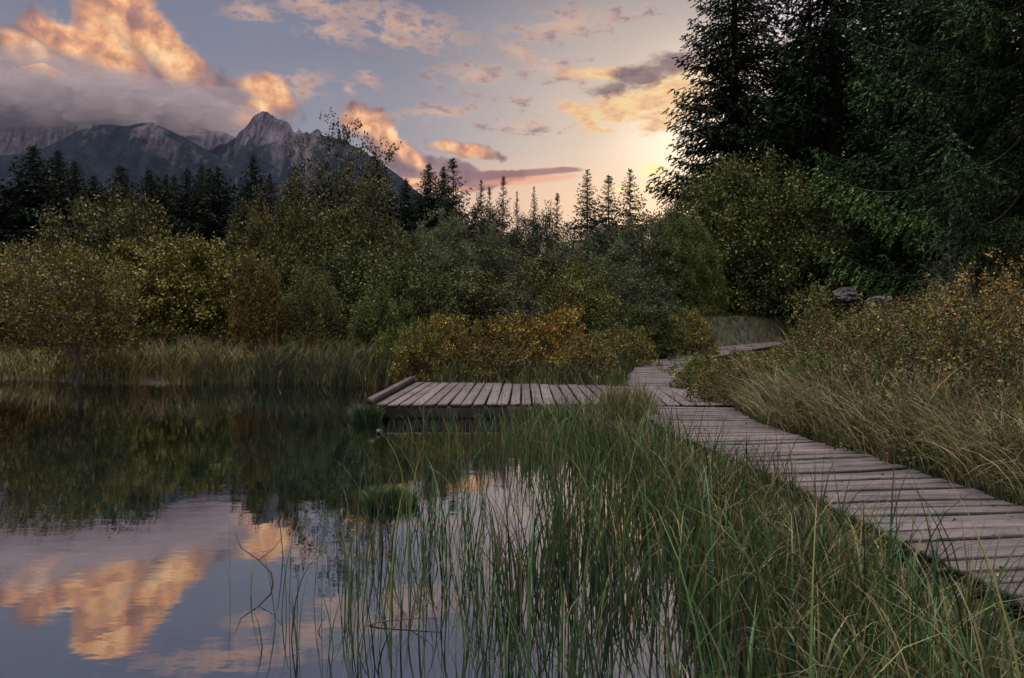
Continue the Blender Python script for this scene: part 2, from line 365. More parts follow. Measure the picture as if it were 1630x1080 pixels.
def ground():
    def axis(lo, hi, near, n0):  # fine near, coarse far
        a = np.linspace(-near, near, n0); g = np.geomspace(near, hi, 40)[1:]
        return np.concatenate([-g[::-1], a, g])
    xs = axis(0, 9000, 22, 200); ys = np.concatenate([-np.geomspace(9000, 3, 25), np.linspace(-2, 34, 200), np.geomspace(35, 9000, 45)])
    X, Y = np.meshgrid(xs, ys); Z = gz(X, Y)
    V = np.stack([X, Y, Z], -1).reshape(-1, 3); nx = len(xs)
    i = (np.arange(len(ys) - 1)[:, None] * nx + np.arange(nx - 1)[None]).ravel()
    m, nt, out = new_mat('earth')
    g = nt.nodes.new('ShaderNodeNewGeometry'); pos = g.outputs['Position']
    n = noisev(nt, pos, 1.5, 7, .62); n2 = noisev(nt, pos, .45, 5, .6)
    c = ramp(nt, n, [(.3, (.012, .014, .007)), (.5, (.035, .035, .016)), (.7, (.07, .052, .024))])
    sp = nt.nodes.new('ShaderNodeSeparateXYZ'); nt.links.new(pos, sp.inputs[0]); z = E(nt, sp.outputs[2])
    bed = ramp(nt, n2, [(.30, (.003, .006, .005)), (.47, (.006, .018, .016)), (.60, (.024, .088, .074)), (.78, (.015, .018, .01))])   # pale lake chalk and weed on the pond bed
    c = mixc(nt, sstep(z, .0, -.12), c, bed)
    b = nt.nodes.new('ShaderNodeBsdfPrincipled'); b.inputs['Roughness'].default_value = .9; nt.links.new(c, b.inputs['Base Color'])
    bp = nt.nodes.new('ShaderNodeBump'); bp.inputs['Strength'].default_value = .6; nt.links.new(n.o, bp.inputs['Height']); nt.links.new(bp.outputs[0], b.inputs['Normal'])
    nt.links.new(b.outputs[0], out.inputs[0])
    tag(link('ground', mesh_np('ground', V, np.stack([i, i + 1, i + nx + 1, i + nx], -1), None, m, True)), kind='structure')
ground()
def water():
    m, nt, out = new_mat('pond_water')
    g = nt.nodes.new('ShaderNodeNewGeometry'); pos = g.outputs['Position']
    w1 = noisev(nt, mapping(nt, pos, scale=(1, 2.2, 1)), 2.4, 3, .5); w2 = noisev(nt, mapping(nt, pos, rot=(0, 0, .4), scale=(1, 1.6, 1)), 14, 2, .5)
    patch = sstep(noisev(nt, pos, .35, 3, .5), .38, .62)
    bp = nt.nodes.new('ShaderNodeBump'); bp.inputs['Strength'].default_value = .034; bp.inputs['Distance'].default_value = .05
    nt.links.new((w1 * .55 + w2 * .06 * (patch + .25)).o, bp.inputs['Height'])
    gl = nt.nodes.new('ShaderNodeBsdfGlossy'); gl.inputs['Roughness'].default_value = .015; gl.inputs[0].default_value = (.93, .93, .97, 1)
    tr = nt.nodes.new('ShaderNodeBsdfTransparent'); tr.inputs[0].default_value = (.26, .44, .40, 1)
    fr = nt.nodes.new('ShaderNodeFresnel'); fr.inputs[0].default_value = 1.33
    nt.links.new(bp.outputs[0], gl.inputs['Normal']); nt.links.new(bp.outputs[0], fr.inputs['Normal'])
    mx = nt.nodes.new('ShaderNodeMixShader'); nt.links.new((E(nt, fr.outputs[0]) * .62 + .44).mn(1.0).o, mx.inputs[0])
    nt.links.new(tr.outputs[0], mx.inputs[1]); nt.links.new(gl.outputs[0], mx.inputs[2]); nt.links.new(mx.outputs[0], out.inputs[0])
    V = np.array([(-60, -30, 0), (3.0, -30, 0), (3.0, 24, 0), (-60, 24, 0)])
    tag(link('water', mesh_np('water', V, np.array([[0, 1, 2, 3]]), None, m)), kind='structure')
water()

# ------------------------------------------------------------------ mountain
def mountain():
    def prof(pts, Y, xs):
        a = np.array(pts, float); return np.interp(xs, (a[:, 0] - 815) * Y / FPX, CAMZ + (HOR - a[:, 1]) * Y / FPX)
    YF, YP, YB = 2100, 2700, 3300
    xs = np.concatenate([np.arange(-3800, -2400, 30), np.arange(-2400, 500, 6.5), np.arange(500, 3000, 40)])
    ys = np.arange(900, 4100, 16.)
    X, Y = np.meshgrid(xs, ys)
    front = prof([(-900, 420), (-300, 300), (0, 250), (60, 238), (110, 215), (150, 198), (200, 200), (240, 194), (285, 216), (320, 234), (370, 262), (430, 300), (520, 360), (700, 470), (900, 505), (2500, 505)], YF, X)
    mid = prof([(-900, 420), (200, 330), (290, 262), (330, 236), (372, 214), (380, 205), (392, 196), (402, 183), (412, 178), (420, 173), (427, 175), (437, 184), (446, 187), (458, 189), (465, 199), (467, 206), (472, 206), (476, 200), (481, 201), (484, 208), (487, 204), (491, 206), (494, 209), (500, 202), (508, 201), (512, 208), (530, 212), (550, 219), (575, 233), (600, 249), (640, 277), (668, 300), (700, 330), (760, 380), (860, 440), (1100, 470), (2500, 490)], YP, X)
    back = prof([(-900, 200), (-100, 190), (0, 192), (60, 186), (120, 194), (180, 190), (240, 198), (300, 200), (350, 210), (372, 218), (420, 260), (500, 400), (900, 505), (2500, 505)], YB, X)
    rid = lambda s, sd, st=1.0: 1 - np.abs(2 * vnoise(X, Y * st, s, sd, 5) - 1)
    def wall(c, Yc, k, kb=1.2, steep=0, rel=1):
        d = Yc - Y
        base = np.where(d > 0, d * k + steep * np.minimum(d, 160), -d * kb)
        r = np.minimum(np.abs(d) / 220, 1)
        return c - base - rel * r * (1 - rid(330, 11, .35)) * 210 - rel * np.minimum(np.abs(d) / 60, 1) * (1 - rid(90, 17, .4)) * 115 - np.minimum(np.abs(d) / 40, 1) * (1 - rid(34, 23, .5)) * 42
    Z = np.maximum(np.maximum(wall(front, YF, .42, 1.0, .25), wall(mid, YP, .40, 1.2, .55)), wall(back, YB, .40, 1.2, 1.4))
    Z = Z + (vnoise(X, Y, 45, 2, 4) - .5) * 16
    Z = np.maximum(Z, -20)
    V = np.stack([X, Y, Z], -1).reshape(-1, 3); nx = len(xs)
    i = (np.arange(len(ys) - 1)[:, None] * nx + np.arange(nx - 1)[None]).ravel()
    m, nt, out = new_mat('mountain_rock')
    g = nt.nodes.new('ShaderNodeNewGeometry'); pos = g.outputs['Position']; sp = nt.nodes.new('ShaderNodeSeparateXYZ'); nt.links.new(pos, sp.inputs[0])
    sn = nt.nodes.new('ShaderNodeSeparateXYZ'); nt.links.new(g.outputs['Normal'], sn.inputs[0])
    hgt = E(nt, sp.outputs[2]); slope = E(nt, sn.outputs[2]); yy = E(nt, sp.outputs[1])
    n = noisev(nt, mapping(nt, pos, scale=(1, .35, .35)), .006, 9, .64); n2 = noisev(nt, pos, .03, 6, .7)
    f = (hgt - 500.0) * .0030 + (n - .5) * 5.0 + (n2 - .5) * .9 + (slope * -1.0 + .78) * 1.3 + sstep(yy, 2950, 3150) * 1.0
    rock = ramp(nt, noisev(nt, mapping(nt, pos, scale=(1, .25, .25)), .045, 9, .74), [(.38, (.02, .019, .026)), (.5, (.085, .074, .085)), (.64, (.17, .14, .155))])
    wood = ramp(nt, n2, [(.3, (.006, .009, .013)), (.7, (.022, .028, .034))])
    scree = sstep(noisev(nt, mapping(nt, pos, rot=(0, 0, .3), scale=(1, .12, .12)), .022, 6, .6), .60, .68) * sstep(n, .40, .52)
    c = mixc(nt, sstep(f, .25, .75).mx(scree * .8), wood, rock)
    b = nt.nodes.new('ShaderNodeBsdfDiffuse'); nt.links.new(c, b.inputs[0])
    bp = nt.nodes.new('ShaderNodeBump'); bp.inputs['Strength'].default_value = .8; bp.inputs['Distance'].default_value = 14
    nt.links.new((n2 + n).o, bp.inputs['Height']); nt.links.new(bp.outputs[0], b.inputs['Normal'])
    nt.links.new(b.outputs[0], out.inputs[0])
    tag(link('mountain', mesh_np('mountain', V, np.stack([i, i + 1, i + nx + 1, i + nx], -1), None, m, True)), kind='structure')
mountain()

# ------------------------------------------------------------------ boardwalk and jetty
def plank(acc, G, c, u, length, width, th, idx, r, tilt=0):
    """a plank centred at c (top face), u unit direction of its length; worn, chamfered ends and edges"""
    u = np.array(u); v = np.array([-u[1], u[0], 0]); n = 6
    s = np.linspace(-.5, .5, n) * length; ch = .008
    ch = .006; prof = [(-.5 * width, -ch), (-.5 * width + ch, 0), (.5 * width - ch, 0), (.5 * width, -ch), (.5 * width, -th), (-.5 * width, -th)]
    V = []; g = []; bow = r.normal(0, .003); e0, e1 = r.normal(0, .0025, 2)
    for k, q in enumerate(s):
        wob = r.normal(0, .002, 6)
        for a, (w, h) in enumerate(prof):
            dz = bow * (1 - (2 * q / length) ** 2) * 2 + (w / width) * e0 + tilt * q
            V.append(c + u * (q) + v * (w + wob[a] * (abs(w) > 0)) + np.array([0, 0, h + dz])); g.append((q, w, idx * 3.7))
    F = []
    for k in range(n - 1):
        for a in range(6):
            b = (a + 1) % 6; F.append((k*6+a, k*6+b, (k+1)*6+b, (k+1)*6+a))
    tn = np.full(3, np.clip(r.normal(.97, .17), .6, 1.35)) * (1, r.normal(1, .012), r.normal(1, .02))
    tt = np.tile(tn, (len(V), 1)); tt[np.arange(len(V)) % 6 >= 4] *= .22     # shade of the gaps painted into the lower edges
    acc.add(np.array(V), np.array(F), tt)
    e = np.array([[0, 1, 2, 3, 4, 5]]); acc.F.append(e[:, ::-1] + acc.n - len(V)); acc.F.append(e + (n-1) * 6 + acc.n - len(V))
    G.extend(g)
def set_grain(me, G):
    a = me.attributes.new('grain', 'FLOAT_VECTOR', 'POINT'); a.data.foreach_set('vector', np.array(G, np.float32).ravel())
def box(acc, c, u, L, W, H, r=.012):
    u = np.array(u, float); u /= np.linalg.norm(u); v = np.array([-u[1], u[0], 0])
    pr = [(-W/2, -H/2+r), (-W/2+r, -H/2), (W/2-r, -H/2), (W/2, -H/2+r), (W/2, H/2-r), (W/2-r, H/2), (-W/2+r, H/2), (-W/2, H/2-r)]
    V = np.array([np.array(c) + u * s + v * a + np.array([0, 0, b]) for s in (-L/2, L/2) for a, b in pr])
    acc.add(V, np.array([(a, (a+1) % 8, 8 + (a+1) % 8, 8 + a) for a in range(8)]))
    acc.F.append(np.array([[7, 6, 5, 4, 3, 2, 1, 0]]) + acc.n - 16); acc.F.append(np.arange(8)[None] + acc.n - 8)
def post(acc, x, y, z0, z1, rad, r):
    n = 9; zz = np.linspace(z0, z1, 5); V = []
    for z in zz:
        for k in range(n):
            a = k * 2 * math.pi / n; q = rad * (1 + .05 * math.sin(3 * a + x * 7)); V.append((x + q * math.cos(a), y + q * math.sin(a), z))
    F = [(i*n+k, i*n+(k+1) % n, (i+1)*n+(k+1) % n, (i+1)*n+k) for i in range(4) for k in range(n)]
    acc.add(np.array(V), np.array(F)); acc.F.append(np.arange(n)[None] + acc.n - n)
def boardwalk():
    r = np.random.default_rng(3); root = bpy.data.objects.new('boardwalk', None); C.objects.link(root); root.location = (2.9, 3.5, .0)
    tag(root, 'long weathered plank boardwalk curving from lower right to the far bushes', 'boardwalk')
    off = np.array(root.location)
    A, G = Acc(), []
    seg = np.linalg.norm(np.diff(BL, axis=0), axis=1); s = np.concatenate([[0], np.cumsum(seg)]); pitch = .172; k = 0; q = .1
    while q < s[-1] - .2:
        c = np.array([np.interp(q, s, BL[:, j]) for j in range(3)]); d = np.array([np.interp(q + .3, s, BL[:, j]) for j in range(3)]) - c
        d[2] = 0; d /= np.linalg.norm(d); wdt = pitch - .034 - r.uniform(0, .016)
        rot = 0.05 * math.sin(q * .4) + r.normal(0, .010); u = np.array([d[1] * math.cos(rot) + d[0] * math.sin(rot), -d[0] * math.cos(rot) + d[1] * math.sin(rot), 0]); u /= np.linalg.norm(u)
        if 10.8 < c[1] < 14.0: k += 1; q += pitch; continue
        c[2] += r.normal(0, .003)
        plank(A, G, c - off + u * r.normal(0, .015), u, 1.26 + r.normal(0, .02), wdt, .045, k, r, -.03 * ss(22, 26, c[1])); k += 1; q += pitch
    # the fan of boards where the jetty meets the walk
    for k2 in range(19):
        t = k2 / 18; y0 = 10.85 + t * 3.15
    xj0, xj1 = 1.85, 3.32
    for k2 in range(8):
        x = 1.92 + .2 * k2; ya = 10.95 + .02 * k2; yb = 14.0 + .03 * k2
        c = np.array([x - .06, (ya + yb) / 2, .221]); u = np.array([.10 - .045 * k2 * .3, 1, 0]); u /= np.linalg.norm(u)
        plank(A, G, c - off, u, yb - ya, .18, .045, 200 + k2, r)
    me = A.mesh('deck', M_plank); set_grain(me, G); link('deck', me, root)
    for side in (-.5, .5):
        B = Acc(); idx = np.arange(0, len(BL) - 1, 5)
        for a, b in zip(idx[:-1], idx[1:]):
            p0, p1 = BL[a], BL[b]; d = p1 - p0; L = np.linalg.norm(d); d /= L; nrm = np.array([-d[1], d[0], 0])
            box(B, (p0 + p1) / 2 + nrm * side + np.array([0, 0, -.125]) - off, (d[0], d[1], 0), L + .004, .10, .15)
        link('side_beam', B.mesh('side_beam', M_darkwood), root)
    for i in range(20, len(BL) - 60, 12):
        d = BL[i+1] - BL[i]; d /= np.linalg.norm(d); nrm = np.array([-d[1], d[0], 0])
        for sgn in (-.62, .62):
            p = BL[i] + nrm * sgn - off; B = Acc(); post(B, p[0], p[1], -.7, BL[i][2] - .07, .05, r)
            link('post', B.mesh('post', M_darkwood, True), root)
boardwalk()
def jetty():
    r = np.random.default_rng(5); root = bpy.data.objects.new('jetty', None); C.objects.link(root); root.location = (-2.0, 12.5, 0)
    tag(root, 'low wooden jetty reaching left over the pond from the boardwalk', 'jetty'); off = np.array(root.location)
    A, G = Acc(), []; x = -1.95; k = 0
    while x < 1.82:
        w = .178 + r.normal(0, .005); t = (x + 1.95) / 3.8; y0 = 11.08 + .12 * t + r.normal(0, .012); y1 = 14.85 - .85 * t ** 1.3 + r.normal(0, .02)
        sk = .03 * (1 - t) + r.normal(0, .004); c = np.array([x + w / 2, (y0 + y1) / 2, .22 + r.normal(0, .0035)]); u = np.array([sk, 1, 0]); u /= np.linalg.norm(u)
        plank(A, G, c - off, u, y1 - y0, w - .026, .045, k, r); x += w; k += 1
    me = A.mesh('deck', M_plank); set_grain(me, G); link('deck', me, root)
    B = Acc(); box(B, np.array([-2.02, 12.98, .275]) - off, (.02, 1, 0), 4.0, .10, .09, .004)
    me = B.mesh('end_kerb', M_plank); me.color_attributes.new('tint', 'FLOAT_COLOR', 'POINT'); me.attributes['tint'].data.foreach_set('color', np.full(len(me.vertices) * 4, .72, np.float32))
    co = np.zeros(len(me.vertices) * 3, np.float32); me.vertices.foreach_get('co', co); co = co.reshape(-1, 3); set_grain(me, np.stack([co[:, 1], co[:, 0], co[:, 2]], -1)); link('end_kerb', me, root)
    B = Acc(); box(B, np.array([-.08, 11.2, .09]) - off, (1, .02, 0), 3.78, .10, .165); link('front_beam', B.mesh('front_beam', M_darkwood), root)
    B = Acc(); box(B, np.array([-.15, 14.3, .09]) - off, (1, -.17, 0), 3.7, .10, .165); link('back_beam', B.mesh('back_beam', M_darkwood), root)
    B = Acc(); box(B, np.array([-1.99, 13.0, .09]) - off, (.02, 1, 0), 3.75, .12, .168); link('end_beam', B.mesh('end_beam', M_darkwood), root)
    for px_, py_ in ((-1.9, 11.42), (-.6, 11.42), (.8, 11.42), (-1.9, 14.4), (-.6, 14.2), (.8, 13.9)):
        B = Acc(); post(B, px_ + 2.0, py_ - 12.5, -1.2, .165, .07, r); link('post', B.mesh('post', M_darkwood, True), root)
jetty()

# ------------------------------------------------------------------ plant builders
def broadleaf(seed, H=4.0, Wd=4.0, base=.15, stems=1, tips=260, lpt=40, leaf=(.07, .04), cols=None, p=None, lump=.35, trunk_r=.07, trunk_h=.8, twig=.55, up=.4, bare=0.0, var=.20, shape='dome', spread=.16, bark=None, lean=0.0):
    """one tree or shrub: stems and limbs that reach twigs spread through an uneven crown; leaves along each twig"""
    r = np.random.default_rng(seed); W = Acc(); 
    cz = base * H; ch = H - cz
    # crown envelope with lobes
    lobes = r.normal(size=(9, 3)); lobes /= np.linalg.norm(lobes, axis=1)[:, None]; la = r.uniform(-lump, lump, 9)
    D = r.normal(size=(tips * 3, 3)); D /= np.linalg.norm(D, axis=1)[:, None]
    amp = 1 + ((D @ lobes.T).clip(0) ** 6 @ la)
    rad = r.uniform(.18, 1, len(D)) ** .45
    if shape == 'dome':
        D2 = D.copy(); D2[:, 2] = np.abs(D2[:, 2]); T = D2 * (rad * amp)[:, None] * (Wd / 2, Wd / 2, ch) + (0, 0, cz)
    else:
        T = D * (rad * amp)[:, None] * (Wd / 2, Wd / 2, ch / 2) + (0, 0, cz + ch / 2)
    T[:, 0] += lean * T[:, 2]
    T = T[T[:, 2] > cz * .8][:tips]
    # limbs
    nodes = []; nr = []
    for s in range(stems):
        a = s * 2 * math.pi / stems + r.uniform(0, 1); b0 = np.array([math.cos(a), math.sin(a), 0]) * (.04 + .03 * stems) * (stems > 1)
        tgt = T[r.integers(len(T))] * (.5, .5, 1); tgt = np.array([(tgt[0]) * (.5 if stems == 1 else .9) + lean * H * .5, tgt[1] * (.5 if stems == 1 else .9), cz + ch * r.uniform(.7, .92)])
        if stems == 1: tgt[:2] = r.normal(0, .06 * Wd, 2) + (lean * H, 0)
        q = np.linspace(0, 1, 9)[:, None]; pts = b0 + (tgt - b0) * q + np.sin(q * math.pi) * r.normal(0, .05, 3) * H * .35; pts[1:-1] += r.normal(0, .015 * H, (7, 3))
        rr = trunk_r / math.sqrt(stems) * 1.2 * (1 - q[:, 0] * .85); rr[0] *= 1.35; V, F = tube(pts, rr, 7); W.add(V, F); nodes.append(pts[2:]); nr.append(rr[2:])
    nodes = np.vstack(nodes); nr = np.concatenate(nr)
    for k in range(10 + int(tips / 30)):
        t = T[r.integers(len(T))]; t = np.array([t[0] * .75, t[1] * .75, t[2] * .9]); d = np.linalg.norm(nodes - t, axis=1) + np.maximum(0, nodes[:, 2] - t[2] + .2) * 2; i = d.argmin()
        q = np.linspace(0, 1, 6)[:, None]; pts = nodes[i] + (t - nodes[i]) * q; pts[1:-1] += r.normal(0, .02 * H, (4, 3)); pts[:, 2] += (np.sin(q[:, 0] * math.pi) * .04 * H)
        rr = nr[i] * .55 * (1 - q[:, 0] * .75) + .004; V, F = tube(pts, rr, 5); W.add(V, F); nodes = np.vstack([nodes, pts[1:]]); nr = np.concatenate([nr, rr[1:]])
    LP, LD, LK = [], [], []
    for t in T:
        d = np.linalg.norm(nodes - t, axis=1) + np.maximum(0, nodes[:, 2] - t[2]) * 1.5; i = d.argmin(); b = nodes[i]
        q = np.linspace(0, 1, 5)[:, None]; pts = b + (t - b) * q; pts[1:-1] += r.normal(0, .03, (3, 3)); pts[:, 2] += np.sin(q[:, 0] * math.pi) * .05
        V, F = tube(pts, np.linspace(min(nr[i], .02) * .8, .003, 5), 3); W.add(V, F)
        if r.random() < bare * (t[2] / H): continue
        out = (t - (0, 0, cz + ch * .3)); out /= np.linalg.norm(out) + 1e-9; n = r.poisson(lpt * r.uniform(.5, 1.5))
        tk = np.clip(r.normal(1, .28), .45, 1.7)
        # sprigs: leaves strung along a few short shoots leaving the tip
        for sgl in range(3):
            sd_ = out * .8 + r.normal(0, .6, 3) + (0, 0, up); sd_ /= np.linalg.norm(sd_); m = n // 3
            if m == 0: continue
            qq = r.random(m)[:, None]; c = t + sd_ * qq * twig + r.normal(0, spread * .4, (m, 3)); LP.append(c); LD.append(sd_ + r.normal(0, .75, (m, 3))); LK.append(np.full(m, tk))
    LP = np.vstack(LP); LD = np.vstack(LD); n = len(LP)
    tint = pick(cols, n, r, var, p) * np.concatenate(LK)[:, None]
    V, F, T_ = leaves(LP, LD, r.uniform(.6, 1.25, n) * leaf[0], r.uniform(.7, 1.2, n) * leaf[1], tint, r=r)
    return {'trunk': W.mesh('trunk', bark or M_bark, True), 'foliage': mesh_np('foliage', V, F, T_, M_leaf)}

def spruce(seed, H=24, Rb=3.6, whorl=.42, per=5, lat=.20, needle=(.11, .035), z0=.06, cols=None, droop=.35, dens=1.0, profile=1.5, leaf_n=10, trunk_r=.26, hang=.5):
    r = np.random.default_rng(seed); W = Acc(); LP, LD, LL, LK = [], [], [], []
    zs = np.linspace(0, H, 14); tp = np.stack([np.cumsum(r.normal(0, .02, 14)), np.cumsum(r.normal(0, .02, 14)), zs], -1); V, F = tube(tp, trunk_r * (1 - zs / H) ** .8 + .015, 9); W.add(V, F)
    z = z0 * H
    while z < H - .15:
        u = (z - z0 * H) / (H * (1 - z0)); Lz = Rb * (1 - u ** profile) * min(1, .75 + u * 4) + .08
        step = whorl * (.55 + .45 * (1 - u)); k = max(3, int(round(per * (.8 + .4 * r.random()))))
        a0 = r.uniform(0, 7)
        for b in range(k):
            a = a0 + b * 2 * math.pi / k + r.normal(0, .25); L = Lz * r.uniform(.62, 1.12) * (1.18 if r.random() < .12 else 1); zz = z + r.uniform(-.5, .5) * step
            if r.random() > dens: continue
            bk = float(np.clip(np.exp(r.normal(-.1, .5)), .3, 2.2))
            n = max(4, int(L / .3)); q = np.linspace(0, 1, n + 1)
            rise = (.55 - 1.0 * (1 - u)) * .35; dz = L * (rise * q - droop * (1 - u * .8) * np.sin(q * 2.0) + .28 * q ** 3)
            ctr = np.array([np.interp(zz, zs, tp[:, 0]), np.interp(zz, zs, tp[:, 1]), zz]); ang = a + r.normal(0, .05) + q * r.normal(0, .15)
            sp_ = ctr + np.stack([np.cos(ang) * L * q, np.sin(ang) * L * q, dz], -1)
            V, F = tube(sp_, np.linspace(.012 + L * .010, .004, n + 1), 4); W.add(V, F)
            # laterals along the spine, both sides, hanging a little
            m = max(3, int(L / lat)); qs = np.linspace(.12, 1, m) ; base = np.stack([np.interp(qs, q, sp_[:, j]) for j in range(3)], -1)
            fwd = np.stack([np.cos(ang.mean() + 0 * qs), np.sin(ang.mean() + 0 * qs), 0 * qs + .05], -1); sd_ = np.stack([-fwd[:, 1], fwd[:, 0], 0 * qs], -1)
            ll = (.16 + .30 * L * np.sin(qs * math.pi * .82 + .35).clip(.1)) * r.uniform(.6, 1.2, m); ll = np.minimum(ll, .95) * min(1, .35 + L * .6)
            for sg in (-1, 1, 0):
                if sg == 0: ldir = np.stack([0 * qs, 0 * qs, -1 + 0 * qs], -1) * .9 + fwd * .35 + r.normal(0, .15, (m, 3)); l2 = ll * hang
                else: ldir = fwd * .75 + sd_ * sg + np.array([0, 0, -.25 - .5 * hang * (1 - u)]) + r.normal(0, .15, (m, 3)); l2 = ll
                ldir /= np.linalg.norm(ldir, axis=1)[:, None]
                nn = np.maximum(3, (l2 / .5 * leaf_n).astype(int)); idx = np.repeat(np.arange(m), nn); t = r.random(len(idx))[:, None]
                c = base[idx] + ldir[idx] * t * l2[idx][:, None] + np.stack([0 * t[:, 0], 0 * t[:, 0], -.25 * t[:, 0] ** 2 * l2[idx]], -1)
                LP.append(c); LD.append(ldir[idx] * .9 + r.normal(0, .24, (len(idx), 3))); LL.append(r.uniform(.6, 1.3, len(idx)) * min(1, .38 + L * .4)); LK.append(bk * (.75 + .55 * qs[idx] ** 2 + .35 * t[:, 0] ** 2))      # young needles at the ends are lighter
        z += step
    LP = np.vstack(LP); LD = np.vstack(LD); LL = np.concatenate(LL); n = len(LP)
    V, F, T = leaves(LP, LD, LL * needle[0], LL * needle[1], pick(cols, n, r, .16) * np.concatenate(LK)[:, None], fold=.1, r=r)
    return {'trunk': W.mesh('trunk', M_dbark, True), 'foliage': mesh_np('foliage', V, F, T, M_needle)}

EXT = {}
def place(kind, parts, px, d, top, width, label, cat, group=None, color=(1, 1, 1), H=4.0, Wd=4.0, rz=None, names=None, z=None, dz=0.0):
    """stand a plant at photo column px, d metres away, its top reaching photo row top, width in photo pixels"""
    x = (px - 815) * d / FPX; g = float(gz(x, d)) - .05 if z is None else z
    h = CAMZ + (HOR - top) * d / FPX - g; w = width * d / FPX
    if 'size' not in EXT.setdefault(id(parts), {}):      # the real extent of the crown mesh, stray twigs aside
        me = parts['foliage']; co = np.zeros(len(me.vertices) * 3, np.float32); me.vertices.foreach_get('co', co); co = co.reshape(-1, 3)
        EXT[id(parts)]['size'] = (float(np.percentile(np.hypot(co[:, 0], co[:, 1]), 96)) * 2, float(np.percentile(co[:, 2], 99.7)))
    if H <= 10: Wd, H = EXT[id(parts)]['size']
    o = bpy.data.objects.new(kind, None); C.objects.link(o); o.location = (x, d, g); o.scale = (w / Wd, w / Wd, h / H); o.empty_display_size = .3
    o.rotation_euler = (0, 0, random.uniform(0, 6.28) if rz is None else rz)
    tag(o, label, cat, group)
    for k, me in parts.items():
        c = link((names or {}).get(k, k), me, o); c.color = (*color, 1)
    return o
# colours of leaves and needles (real surface albedo)
GR = [(0.0425, 0.0527, 0.0187), (0.0638, 0.068, 0.0238), (0.034, 0.0442, 0.0187), (0.085, 0.0807, 0.0255)]
OL = [(0.0765, 0.0765, 0.0252), (0.099, 0.09, 0.0288), (0.054, 0.0594, 0.0216), (0.135, 0.099, 0.027), (0.117, 0.108, 0.045)]
YO = [(.15, .11, .03), (.10, .10, .03), (.06, .075, .025), (.20, .13, .045), (.07, .05, .025), (.05, .06, .02)]
GREY = [(0.0659, 0.0736, 0.0427), (0.0892, 0.0968, 0.0542), (0.0465, 0.0542, 0.031)]
NEE = [(.020, .036, .016), (.030, .050, .020), (.014, .024, .013)]
NEG = [(.030, .064, .020), (.056, .100, .030), (.016, .034, .014)]

sprA = spruce(11, cols=NEE, needle=(.13, .05), leaf_n=30, droop=.22, dens=.95, per=6, hang=.5, lat=.22)
sprB = spruce(23, whorl=.66, cols=NEG, needle=(.16, .05), leaf_n=24, droop=.35, per=6, hang=.8, Rb=3.8, lat=.24)
sprC = spruce(37, cols=NEG, needle=(.13, .036), leaf_n=30, droop=.42, per=6, hang=1.0, Rb=4.2, H=22, lat=.2, whorl=.85)
far = [spruce(50 + i, H=20, Rb=3.6 + .3 * i, whorl=.5, per=7, lat=.34, needle=(.30, .13), leaf_n=9, cols=NEE, profile=1.9, trunk_r=.12, hang=.3, droop=.2 + .1 * i) for i in range(4)]
thin = [spruce(70 + i, H=16, Rb=3.0, whorl=.5, per=6, lat=.28, needle=(.26, .11), leaf_n=8, cols=NEE, profile=1.5, trunk_r=.10, hang=.4, dens=.8, droop=.3) for i in range(2)]
birchy = [broadleaf(101 + i, 4, 4, .16, 6, 300, 96, (.10, .066), OL, None, .45, .09, bark=M_birch, bare=.2, twig=.42, spread=.28) for i in range(3)]
greenb = [broadleaf(121 + i, 4, 4, .05, 6, 340, 110, (.10, .06), GR, None, .4, .08, twig=.42, spread=.28) for i in range(3)]
willow = [broadleaf(141 + i, 4, 4, .04, 7, 620, 80, (.11, .034), GREY, None, .14, .08, var=.10, up=.5, twig=.30, spread=.16) for i in range(3)]
autumn = [broadleaf(161 + i, 1.5, 2, .1, 7, 260, 44, (.065, .04), YO, None, .4, .02, twig=.22, spread=.08, bare=.2) for i in range(3)]
dense = broadleaf(181, 6, 8, .03, 3, 800, 110, (.12, .075), [(.042, .058, .022), (.060, .072, .024), (.030, .042, .018), (.085, .08, .026)], None, .3, .14, twig=.5, spread=.36)
openb = broadleaf(191, 8, 5, .30, 2, 420, 40, (.12, .07), OL, None, .4, .11, bare=.8, twig=.7, shape='ball')
pondt = broadleaf(195, 4.4, 4.2, .27, 1, 520, 44, (.09, .055), OL, None, .35, .075, bark=M_gbark, shape='ball', lean=-.02)
dead = broadleaf(197, 2, 2, .1, 4, 150, 1, (.04, .02), [(.06, .05, .03)], None, .4, .03, bare=.9)
bigleaf = broadleaf(199, 2.2, 2.6, .12, 6, 200, 20, (.075, .055), [(.20, .17, .06), (.13, .13, .05), (.30, .24, .10), (.22, .11, .04)], None, .35, .03, twig=.3, spread=.1)

# ------------------------------------------------------------------ spruces behind the left shore
G1 = 'dark spruces behind the left shore'
SP = [(4, 300, 70, 76, 0, 'cut off by the left photo edge, lowest of its neighbours'), (36, 276, 62, 82, 1, 'narrow and half hidden behind the tallest left spruce'), (55, 231, 104, 78, 0, 'tallest and broadest, near the left edge'),
      (92, 239, 78, 84, 2, 'second tall point, just right of the tallest left spruce'), (119, 256, 62, 80, 1, 'between two taller points above the bushy tree'), (150, 279, 66, 78, 3, 'with upturned side branches right of the tall group'),
      (193, 264, 84, 80, 0, 'standing alone in front of the mountain scree'), (237, 270, 70, 82, 1, 'left end of the dark wall of spruces'), (252, 280, 46, 86, 2, 'short point second in the dark wall'), (265, 277, 46, 84, 3, 'thin point third in the dark wall'),
      (277, 279, 44, 88, 0, 'small point in the middle of the dark wall'), (299, 268, 56, 80, 1, 'wide headed, right of middle of the dark wall'), (321, 263, 44, 86, 2, 'thinnest and highest point of the dark wall'), (336, 268, 50, 82, 0, 'twin point left of the last in the dark wall'),
      (346, 266, 74, 80, 3, 'right end of the dark wall of spruces')]
